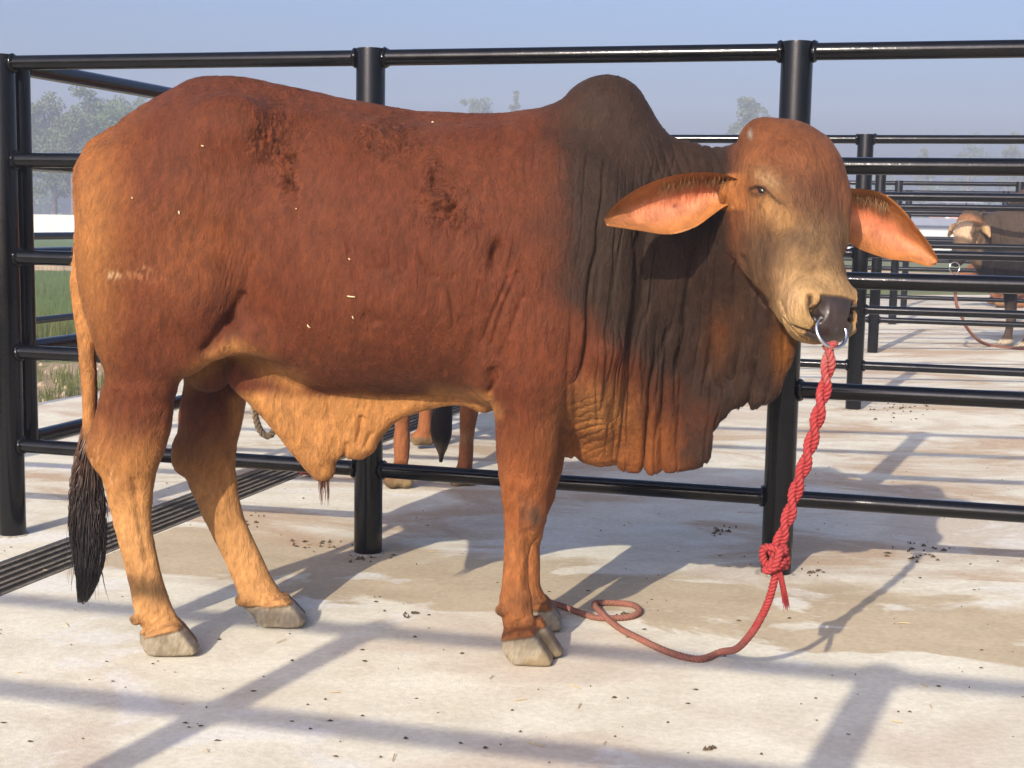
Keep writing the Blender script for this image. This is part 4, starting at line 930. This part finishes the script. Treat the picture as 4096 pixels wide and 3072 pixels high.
# far house and shed
M_PINK = simple('pink_render', (.50, .26, .20), .9, .1, .5, .1, .05); M_WHT = simple('white_trim', (.7, .68, .65), .8); M_ROOF = simple('grey_roof', (.22, .23, .25), .7, .2, 1., .1); M_DARKW = simple('dark_window', (.03, .03, .035), .3)
def house(px, Y, w, h, label, wm, name, roofh=1.2, wins=2, dpt=5.):
    X = (px-1106)/2998*Y; r = empty(name, (X, Y, GZ)); tag(r, label, 'house' if name == 'small_house' else 'shed'); mb = MB(); mb.box((-w/2, 0, 0), (w/2, dpt, h)); link('wall', mb.mesh('wall', False), wm, r)
    mb = MB(); V = [(-w/2-.4, -.5, h), (w/2+.4, -.5, h), (w/2+.4, dpt+.5, h), (-w/2-.4, dpt+.5, h), (-w/2-.4, dpt/2, h+roofh), (w/2+.4, dpt/2, h+roofh)]; mb.add(V, [(0, 1, 5, 4), (2, 3, 4, 5), (0, 4, 3), (1, 2, 5), (0, 3, 2, 1)]); link('roof', mb.mesh('roof', False), M_ROOF, r)
    for k in range(wins):
        c = -w/2+w*(k+.5)/wins; mb = MB(); mb.box((c-.5, -.05, 1.), (c+.5, .02, 2.2)); wd_ = link('window', mb.mesh('window', False), M_WHT, r); mb = MB(); mb.box((c-.42, -.07, 1.08), (c+.42, -.052, 2.12)); link('pane', mb.mesh('pane', False), M_DARKW, wd_)
    for k in (0, 1):
        mb = MB(); c = (-w/2+.15, w/2-.15)[k]; mb.box((c-.15, -.12, 0), (c+.15, .0, h-.02)); link('corner_post', mb.mesh('corner_post', False), M_WHT, r)
house(2062, 128, 2.9, 3.6, 'small pink house with white corners far beyond the pens', M_PINK, 'small_house', 1.0, 2)
house(1990, 118, 8., 1.5, 'low grey roofed shed beyond the white wall', M_ROOF, 'field_shed', .65, 0)

# ---- grass, weeds and stones beside the platform (seen through the gate)
rg = np.random.RandomState(8); V = []; Fc = []; 
def blades(N, tr, nr, hmin, hmax, mask):
    for k in range(N):
        t = tr[0]+(tr[1]-tr[0])*rg.rand(); n = nr[0]+(nr[1]-nr[0])*rg.rand(); p = td*t+nd*n
        if vnoise(A3([[p[0]*1.3, p[1]*1.3, 5.]]))[0] < mask(t): continue
        for q in range(4):
            a = rg.rand()*6.28; h = hmin+(hmax-hmin)*rg.rand(); w = .0022+.0032*rg.rand(); c, s_ = math.cos(a), math.sin(a); ox, oy = .05*(rg.rand(2)-.5); ln = .5*h*rg.rand(); b = len(V)
            V.extend([(p[0]+ox-w*s_, p[1]+oy+w*c, GZ), (p[0]+ox+w*s_, p[1]+oy-w*c, GZ), (p[0]+ox+ln*c, p[1]+oy+ln*s_, GZ+h)]); Fc.append((b, b+1, b+2))
blades(4200, (-9.5, -5.6), (7., 15.), .05, .16, lambda t: .72 if -7.6 < t < -6.2 else .30); blades(7000, (-30, -9.), (12., 48.), .08, .26, lambda t: .2)
blades(900, (-9.2, -7.5), (9.5, 13.5), .18, .42, lambda t: .35)
tag(link('grass', mesh('grass', V, Fc, False), M_LEAF[2]), 'short green grass growing beside the pens and over the field', 'grass', kind='stuff')
mb = MB(); 
for k in range(700):
    t = -8.2+2.6*rg.rand(); n = 7+8*rg.rand(); p = td*t+nd*n; r_ = .012+.035*rg.rand()**2; q = [A3([math.cos(a)*r_*(.7+.6*rg.rand()), math.sin(a)*r_*(.7+.6*rg.rand()), 0])+A3([p[0], p[1], GZ-.002]) for a in np.linspace(0, 5.2, 5)]
    mb.add(q+[A3([p[0], p[1], GZ+r_*.8])], [(i, (i+1) % 5, 5) for i in range(5)])
tag(link('gravel', mb.mesh('gravel', False), simple('stone', (.27, .21, .145), .9, .2, 9., .4)), 'scattered stones in the bare dirt by the low fence', 'stones', kind='stuff')

# haze: one box of even, thin air
mb = MB(); mb.box((-110, -14, GZ-1.2), (190, 215, 19.)); hz_ = link('haze', mb.mesh('haze', False)); hm = bpy.data.materials.new('haze_air'); hm.use_nodes = True; ht = hm.node_tree; ht.nodes.clear()
ho = ht.nodes.new('ShaderNodeOutputMaterial'); hv = ht.nodes.new('ShaderNodeVolumePrincipled'); hv.inputs['Color'].default_value = (.72, .80, 1., 1); hv.inputs['Density'].default_value = HAZE; hv.inputs['Anisotropy'].default_value = .0
ht.links.new(hv.outputs[0], ho.inputs['Volume']); hz_.data.materials.append(hm); tag(hz_, 'thin pale haze in the air over the pens and the field', 'haze', kind='stuff')

# ------------------------------------------------------------------ ropes
def rope_mat(name, stops):
    m = NT(name); co = m.coord('Object'); n = m.noise(co, 26, 4, .6); f = m.noise(co, 300, 3); sp = m.n('SeparateXYZ'); m.set(sp.inputs[0], co)
    h = m.math('ADD', m.math('MULTIPLY', sp.outputs[2], 1.), m.math('MULTIPLY', m.math('SUBTRACT', n, .5), .5))
    c = m.ramp(h, stops); c = m.mix(.6, c, m.ramp(f, [(.25, .55), (.75, 1.35)]), 'MULTIPLY')
    m.P(Base_Color=c, Roughness=.85, Specular_IOR_Level=.15, Normal=m.bump(f, .5, .002)); return m.m
M_ROPE = rope_mat('red_rope_fibre', [(0., (.19, .085, .06)), (.10, (.25, .085, .07)), (.22, (.27, .036, .036)), (.75, (.265, .032, .033)), (.95, (.28, .12, .10))])
M_ROPE2 = rope_mat('tan_rope_fibre', [(0., (.30, .23, .14)), (1., (.36, .28, .18))])
def twisted(path, r, pitch, ns=3, n=6, wob=0., seed=0, org=(0, 0, 0)):
    """a laid rope: ns strands wound round the path"""
    P = np.asarray(path, float)-A3(org); L = np.r_[0, np.cumsum(np.linalg.norm(np.diff(P, axis=0), axis=1))]; N = max(20, int(L[-1]/(pitch/7))); s = np.linspace(0, L[-1], N); C_ = np.stack([np.interp(s, L, P[:, i]) for i in range(3)], 1)
    T = np.gradient(C_, axis=0); T /= np.linalg.norm(T, axis=1, keepdims=True)+1e-9; a = np.cross(T[0], [0, 0, 1.]); a = a if np.linalg.norm(a) > .1 else np.cross(T[0], [1., 0, 0]); mb = MB(); Av = []
    for i in range(N): a = a-T[i]*(a@T[i]); a /= np.linalg.norm(a); Av.append(a.copy())
    Av = np.array(Av); Bv = np.cross(T, Av)
    for k in range(ns):
        ph = 2*math.pi*k/ns+2*math.pi*s/pitch; q = C_+(r*.57)*(np.cos(ph)[:, None]*Av+np.sin(ph)[:, None]*Bv); mb.tube(list(q), r*.48, n=n)
    return mb
ringC = atY(1796, 716, 2.970)
hang = [atY(1792,746,2.964), atY(1789,790,2.958), atY(1781,840,2.952), atY(1769,890,2.945), atY(1757,940,2.955), atY(1741,995,2.96), atY(1724,1045,2.97), atY(1708,1100,2.978), atY(1692,1150,2.985), atY(1680,1180,2.99)]
hang = spline(hang, 80)
RB = gnd(1500, 1430); lead = empty('lead_rope', RB); tag(lead, 'red twisted lead rope hanging from the nose ring to the floor, knotted near its end', 'rope')
# doubled upper part: two laid ropes wound round each other
PH = np.asarray(hang); Lh = np.r_[0, np.cumsum(np.linalg.norm(np.diff(PH, axis=0), axis=1))]
for k in (0, 1):
    ph = Lh/.115*2*math.pi+math.pi*k+.6; off_ = np.stack([np.cos(ph), np.sin(ph)*1.0, 0*ph], 1)*.0078; off_[:3] *= .4; link('strand', twisted(PH+off_, .0092, .034, 3, 6, org=RB).mesh('strand'), M_ROPE, lead)
# loop round the ring
lp = [atY(1793,758,2.966)+.013*A3([math.cos(a)*.75, math.sin(a)*1.1, .3*math.cos(a)])+A3([0, 0, .012]) for a in np.linspace(0, 6.6, 16)]
link('ring_loop', twisted(lp, .0075, .03, 3, 5, org=RB).mesh('ring_loop'), M_ROPE, lead)
kn = atY(1675, 1200, 2.99); kp = []
for q in np.linspace(0, 2*math.pi, 90):
    kp.append(kn+A3([.016*(math.sin(q)+1.3*math.sin(2*q))*.8, .013*(math.cos(q)-1.3*math.cos(2*q))*.8, -.026*math.sin(3*q)*.85-.004]))
link('knot', twisted(kp, .0095, .032, 3, 6, org=RB).mesh('knot'), M_ROPE, lead)
kp = [kn+A3([.021*math.cos(a), .018*math.sin(a), .006*math.sin(2*a)+.016]) for a in np.linspace(0, 6.5, 40)]; link('knot', twisted(kp, .0088, .03, 3, 6, org=RB).mesh('knot'), M_ROPE, lead)
kp = [kn+A3([.020*math.cos(a), .018*math.sin(a), .012*math.cos(a)-.022]) for a in np.linspace(0, 6.5, 40)]; link('knot', twisted(kp, .0088, .03, 3, 6, org=RB).mesh('knot'), M_ROPE, lead)
def og(u, v, h=.009): return gnd(u, v)+A3([0, 0, h])
tailp = [atY(1676,1222,2.99), atY(1672,1255,3.0), atY(1661,1295,3.02), atY(1645,1332,3.06), atY(1620,1372,3.14), atY(1590,1402,3.26), og(1556,1422,.016), og(1515,1431), og(1470,1424), og(1425,1408), og(1380,1386), og(1335,1362), og(1300,1337,.016), og(1284,1322,.02), og(1292,1311,.012), og(1330,1309), og(1366,1313), og(1381,1326), og(1366,1338), og(1330,1342), og(1290,1341), og(1255,1331), og(1220,1318), og(1190,1308), og(1165,1298), og(1120,1290)]
link('lead_end', twisted(spline(tailp, 420), .0092, .030, 3, 7, org=RB).mesh('lead_end'), M_ROPE, lead)
ro, di, le = [], [], []; rg = np.random.RandomState(4)
for k in range(130): ro.append(atY(1678+8*rg.rand(), 1226+10*rg.rand(), 2.985+.01*rg.rand())); di.append(A3([.28+.16*rg.rand(), -.05*rg.rand(), -1])); le.append(.05+.045*rg.rand())
strands('frayed_end', ro, di, le, .0015, M_ROPE, lead, RB, curl=.10, grav=.10, rs=9)
# nose ring
M_STEEL = NT('bright_steel'); M_STEEL.P(Base_Color=(.62, .60, .57), Metallic=1., Roughness=.18); M_STEEL = M_STEEL.m
mb = MB(); rax = A3([.93, .36, -.10]); rax /= np.linalg.norm(rax); rup = A3([.06, .48, .87]); rup -= rax*(rup@rax); rup /= np.linalg.norm(rup)
mb.tube([.0375*(math.cos(a)*rax+math.sin(a)*rup) for a in np.linspace(0, 2*math.pi, 61)], .0042, n=10, caps=False)
tag(link('nose_ring', mb.mesh('nose_ring'), M_STEEL, None, ringC), 'steel ring through the nostrils of the brown bull', 'ring')
# slack rope over the fourth rail
rc = [(548,862),(549,885),(556,915),(566,935),(580,942),(592,930),(599,905),(600,880),(596,850)]
rz = lambda u, v: atY(u, v, 4.52)
pts = [rz(560,790)+A3([0, .05, 0])]+[rz(552,830)]+[rz(u, v) for u, v in rc]+[rz(592,810), rz(585,785)+A3([0, .05, 0])]
tag(link('slack_rope', twisted(spline(pts, 90), .012, .045, 3, 6, org=pts[0]).mesh('slack_rope'), M_ROPE2, None, pts[0]), 'tan rope hanging in a slack loop behind the sheath of the brown bull', 'rope')
# red scrap by the drain
sc = og(673, 1030, .012); rg = np.random.RandomState(6); q = sc; kp = []
for a in np.linspace(0, 16, 70): kp.append(sc+A3([.05*math.cos(a)*(.4+.6*rg.rand()), .05*math.sin(a*1.3), .006+.012*abs(math.sin(a*2.1))]))
tag(link('rope_scrap', twisted(spline(kp[::4], 60), .011, .04, 3, 5, org=sc).mesh('rope_scrap'), rope_mat('dull_red_fibre', [(0., (.20, .03, .03)), (1., (.24, .04, .035))]), None, sc), 'crumpled dark red rope scrap lying beside the drain bars', 'rope scrap')

# ------------------------------------------------------------------ cattle in the pens behind
def cattle(h=.016, lying=False, headyaw=0., headpit=52., horns=False):
    S = SDF((-1.05, -.62, -.05), (1.75, .62, 1.6), h); dz = -.52 if lying else 0.
    S.loft([(x, zt+dz, max(.02, zb+dz), w*(1.1 if lying else 1.), 0., .48) for x, zt, zb, w in ((-.84,1.12,.98,.05),(-.78,1.2,.75,.14),(-.65,1.29,.62,.22),(-.45,1.33,.58,.25),(-.2,1.30,.55,.27),(.1,1.28,.53,.285),(.4,1.29,.52,.265),(.6,1.31,.55,.22),(.75,1.28,.60,.16),(.88,1.2,.68,.10))], k=.03)
    S.ell((.50, 0, 1.34+dz), (.17, .085, .14), k=.06)
    S.tube([(.55, 0, 1.02+dz), (.85, 0, 1.06+dz), (1.08, 0, 1.1+dz)], [.24, .19, .14], yf=.7, k=.05)
    dwp = [(.45, .62+dz), (.62, .50+dz), (.80, .50+dz), (.95, .66+dz), (1.08, .82+dz), (1.15, .95+dz), (.9, 1.2+dz), (.5, 1.1+dz)]
    S.slab(dwp, lambda x, z: 0*x, lambda x, z: .035+.05*np.clip((z-.5-dz)/.5, 0, 1), .03, k=.05)
    cy, sy = math.cos(headyaw), math.sin(headyaw); p = math.radians(headpit); po = A3([1.10, 0, 1.17+dz]); f = A3([math.cos(p)*cy, math.cos(p)*sy, -math.sin(p)]); s_ = A3([-sy, cy, 0]); u = np.cross(s_, f)*-1; u = A3([math.sin(p)*cy, math.sin(p)*sy, math.cos(p)])
    R = np.stack([f, s_, u])
    for a, n, s, r in ((.03, 0, 0, (.14, .115, .11)), (.15, -.02, 0, (.16, .10, .095)), (.28, -.02, 0, (.14, .075, .075)), (.39, -.02, 0, (.075, .08, .07)), (.18, -.10, 0, (.17, .075, .07))): S.ell(po+f*a+u*n+s_*s, r, R=R, k=.04)
    for sg in (1, -1):
        S.tube([po+f*.03+s_*sg*.10-A3([0, 0, .01]), po+f*.02+s_*sg*.17-A3([0, 0, .05]), po+f*.02+s_*sg*.22-A3([0, 0, .12])], [.03, .045, .02], k=.02)
        S.ell(po+f*.13+s_*sg*.095+u*.04, (.04, .025, .03), R=R, k=.02)
        if horns: S.tube([po+s_*sg*.07-f*.05, po+s_*sg*.12-f*.12, po+s_*sg*.12-f*.20], [.022, .018, .01], k=.01)
        if not lying:
            S.ell((-.58, sg*.16, .85), (.19, .11, .26), k=.06); S.ell((.48, sg*.2, .95), (.16, .08, .25), k=.06)
            S.tube([(-.56, sg*.16, .75), (-.66, sg*.15, .52), (-.70, sg*.15, .46), (-.66, sg*.14, .28), (-.63, sg*.14, .13), (-.58, sg*.14, .07)], [.13, .075, .06, .042, .042, .045], yf=.8, k=.03)
            S.tube([(.5, sg*.17, .72), (.5, sg*.16, .5), (.5, sg*.15, .40), (.49, sg*.15, .2), (.5, sg*.15, .1), (.52, sg*.15, .06)], [.10, .065, .058, .038, .042, .045], yf=.85, k=.03)
            for x in (-.56, .54):
                for q in (.03, -.03): S.tube([(x-.03, sg*.145+q, .05), (x+.05, sg*.145+q, .02)], [.04, .022], k=.01)
        else:
            S.tube([(.55, sg*.2, .3), (.85, sg*.24, .10), (.9, sg*.24, .07), (.62, sg*.26, .05), (.5, sg*.26, .05)], [.12, .06, .06, .045, .045], k=.03)
            S.tube([(-.5, sg*.25, .3), (-.3, sg*.36, .15), (-.1, sg*.40, .08), (-.4, sg*.42, .05)], [.17, .10, .07, .045], k=.04)
    S.tube([(-.82, 0, 1.2+dz), (-.88, 0, 1.05+dz), (-.9, .0, .8+dz*.6), (-.88, .01, .6+dz*.3), (-.88, .01, .5+dz*.3)], [.035, .03, .025, .022, .02], k=.02)
    S.tube([(-.88, .01, .62+dz*.3), (-.885, .01, .46+dz*.3), (-.88, .012, .30+dz*.2), (-.875, .01, .17)], [.02, .04, .045, .012], k=.012)
    sl_, X, Y, Z = S.block((-1.1, -.7, -.05), (1.8, .7, .04), 0); S.cut(sl_, (Z+0*X+0*Y-.002).astype(np.float32), .004)
    V, Q = S.extract(); V = vsmooth(V, Q, 2); N = vnormals(V, Q); V = V+N*(.012*(fbm(V*9)-.5)-.006*(1-sstep(0, .25, np.abs(fbm(V*A3([16, 6, 2.5]), 1)-.5)*2))*sstep(.4, .7, V[:, 0])*(V[:, 0] < 1.1))[:, None]
    return V, Q, po+dz*0, f, s_, u
def stand(name, label, V, Q, C, loc, heading, cat='cow', org=None):
    me = npmesh(name, V, Q, A3([0, 0, 0])); setcol(me, C, np.ones(len(V))); o = link(name, me, M_COAT, None, loc); o.rotation_euler = (0, 0, heading); tag(o, label, cat); return o
# brown cow seen between the legs, facing away
V, Q, po, f, s_, u = cattle(.016, headpit=50); n1 = fbm(V*7, 3)-.5; C = np.tile(lin(112, 66, 40), (len(V), 1))
def mx(m, c, a=1.):
    global C; m = np.clip(m*a, 0, 1)[:, None]; C = C*(1-m)+c*m
mx(1-sstep(.3, .65, V[:, 2]+.2*n1), lin(136, 84, 52), .8); mx((V[:, 0] < -.83)*(1-sstep(.55, .62, V[:, 2])), lin(26, 21, 20)); mx(1-sstep(.05, .07, V[:, 2]), lin(96, 78, 56)); mx(sstep(.02, .12, n1)*(1-sstep(.15, .3, V[:, 2])), lin(150, 130, 96), .7)
hd = math.atan2(1.03, -.24); ca_, sa_ = math.cos(hd), math.sin(hd); hind = (gnd(905, 1062)+gnd(960, 1045))/2; L0 = hind-A3([ca_*-.60, sa_*-.60, 0]); L0[2] = gz(L0@td, L0@nd)
cow2 = stand('brown_cow', 'brown cow with a black tail standing behind the bull, facing away', V, Q, C, L0, hd)
# dark bull with a pale face, tied in the third pen
V, Q, po, f, s_, u = cattle(.016, headyaw=.35, headpit=60., horns=True); n1 = fbm(V*7, 3)-.5; C = np.tile(lin(64, 53, 44), (len(V), 1)); mx(1-sstep(.85, 1.12, V[:, 2]+.25*n1), lin(20, 17, 16), .95); mx(1-sstep(.3, .45, V[:, 2]), lin(70, 56, 44), .8)
hA = (V-po)@f; hdm = sstep(-.05, .05, hA)*(V[:, 0] > 1.0); mx(hdm, lin(88, 71, 55)); mx(hdm*sstep(.03, .10, hA)*(1-sstep(.18, .22, hA))*(np.abs((V-po)@s_) < .09), lin(176, 150, 122), .8); mx(hdm*(1-sstep(.0, .08, hA)), lin(150, 98, 62), .8); mx(hdm*sstep(.30, .36, hA), lin(42, 36, 34)); mx(hdm*sstep(.13, .2, np.abs((V-po)@s_)), lin(170, 140, 100), .8); mx(1-sstep(.05, .07, V[:, 2]), lin(150, 138, 120))
hd3 = math.atan2(-.30, -.95); nose_l = po+f*.42; pn = atY(2062, 566, 12.75); ca_, sa_ = math.cos(hd3), math.sin(hd3)
L3 = pn-A3([ca_*nose_l[0]-sa_*nose_l[1], sa_*nose_l[0]+ca_*nose_l[1], 0]); L3[2] = gz(L3@td, L3@nd); bull3 = stand('dark_bull', 'dark brown bull with a pale face tied in the pen behind the second fence', V, Q, C, L3, hd3, 'bull')
mb = MB(); rc_ = atY(2062, 578, 12.66); mb.tube([.05*A3([math.cos(a), .2*math.cos(a), math.sin(a)]) for a in np.linspace(0, 6.2832, 33)], .006, n=8, caps=False); tag(link('nose_ring', mb.mesh('nose_ring'), M_STEEL, None, rc_), 'steel ring in the nose of the dark bull behind', 'ring')
def og2(u, v, h=.012): return gnd(u, v)+A3([0, 0, h])
rp = [atY(2061,588,12.65), atY(2063,612,12.65), atY(2064,640,12.65), atY(2067,660,12.66), atY(2076,680,12.7), atY(2084,700,12.75), atY(2096,718,12.85), atY(2115,736,12.98), og2(2140,749), og2(2165,752), og2(2195,755), og2(2230,758)]
tag(link('lead_rope', twisted(spline(rp, 160), .016, .08, 3, 5, org=rp[0]).mesh('lead_rope'), M_ROPE, None, rp[0]), 'red lead rope running from the dark bull down onto the concrete', 'rope')
rk = [rp[2]+.5*(rp[4]-rp[2])*k/20+A3([.022*math.cos(k*.9), .022*math.sin(k*.9), 0]) for k in range(40)]; 
# tan cow lying further back
V, Q, po, f, s_, u = cattle(.02, lying=True, headyaw=-.5, headpit=35); n1 = fbm(V*6, 3)-.5; C = np.tile(lin(116, 74, 46), (len(V), 1)); mx(sstep(.0, .15, n1), lin(90, 54, 34), .7); mx((1-sstep(.1, .14, V[:, 2]))*(V[:, 0] > .3)*sstep(-.1, .1, n1), lin(120, 104, 70), .7)
P4 = gnd(2142, 664); hd4 = math.pi-.12; L4 = P4-A3([math.cos(hd4)*.93, math.sin(hd4)*.93, 0]); L4[2] = gz(L4@td, L4@nd); stand('tan_cow', 'tan brown cow lying on the concrete beyond the dark bull', V, Q, C, L4, hd4)

# ------------------------------------------------------------------ dung flecks, straw and dirt on the floor
rg = np.random.RandomState(12); mb = MB(); mb2 = MB()
def fleck(m, u, v, sx, sy, hgt, elong=2.):
    p = gnd(u, v); k = 7; a0 = rg.rand()*6.28; r_ = sx; pts = []; base = -(-0.0)
    for i in range(k):
        a = a0+6.283*i/k; q = .6+.7*rg.rand(); pts.append(p+A3([r_*q*math.cos(a), r_*q*math.sin(a)*.7*elong**(.4*(rg.rand()-.5)), .002]))
    pts.append(p+A3([0, 0, hgt])); m.add(pts, [(i, (i+1) % k, k) for i in range(k)])
for k in range(260):
    u_ = rg.rand()*2212; v_ = 1010+640*rg.rand()**1.4; fleck(mb, u_, v_, .002+.006*rg.rand()**2, .004, .003+.004*rg.rand())
for (u_, v_, n_, sp_) in ((800,1200,26,45),(680,1180,24,60),(640,1330,8,20),(1530,1620,5,12),(1560,1150,14,40),(1990,1190,26,60),(1950,882,50,70),(560,1130,10,60),(1760,1240,10,30),(880,1330,8,20),(1340,1330,6,20)):
    for k in range(n_): fleck(mb, u_+rg.normal()*sp_*.5, v_+rg.normal()*sp_*.16, .004+.010*rg.rand()**2, .006, .004+.008*rg.rand())
tag(link('dung_flecks', mb.mesh('dung_flecks', False), simple('dry_dung', (.075, .055, .035), .95, .05, 60, .4)), 'dark dung flecks and dirt crumbs scattered over the concrete', 'dirt', kind='stuff')
for k in range(28):
    p = gnd(rg.rand()*2212, 1050+600*rg.rand()); a = rg.rand()*6.28; L = .012+.03*rg.rand(); mb2.tube([p+A3([0, 0, .003]), p+A3([L*math.cos(a), L*math.sin(a), .004])], .0012, n=4)
tag(link('straw', mb2.mesh('straw', False), simple('straw', (.45, .34, .17), .8)), 'thin pale straw stalks scattered over the concrete', 'straw', kind='stuff')
# straw bits caught in the coat
mb = MB()
for (u_, v_, L, a) in ((440,315,6,.3),(388,460,7,1.3),(760,640,18,.05),(765,684,7,1.2),(668,705,9,.8),(935,268,5,.5),(288,428,4,1.),(640,452,4,.2),(755,560,4,.8)):
    ok = np.where(BN@fw < -.2)[0]; i = ok[np.argmin((pu[ok]-u_)**2+(pv[ok]-v_)**2)]; p = BW[i]+BN[i]*.004; L *= .0011; d = A3([math.cos(a), 0, -math.sin(a)]); d = d-BN[i]*(d@BN[i]); mb.tube([p-d*L/2-BASE, p+BN[i]*.002-BASE, p+d*L/2-BASE], .0016, n=4)
link('straw_bits', mb.mesh('straw_bits'), simple('pale_straw', (.62, .48, .27), .7), bull)
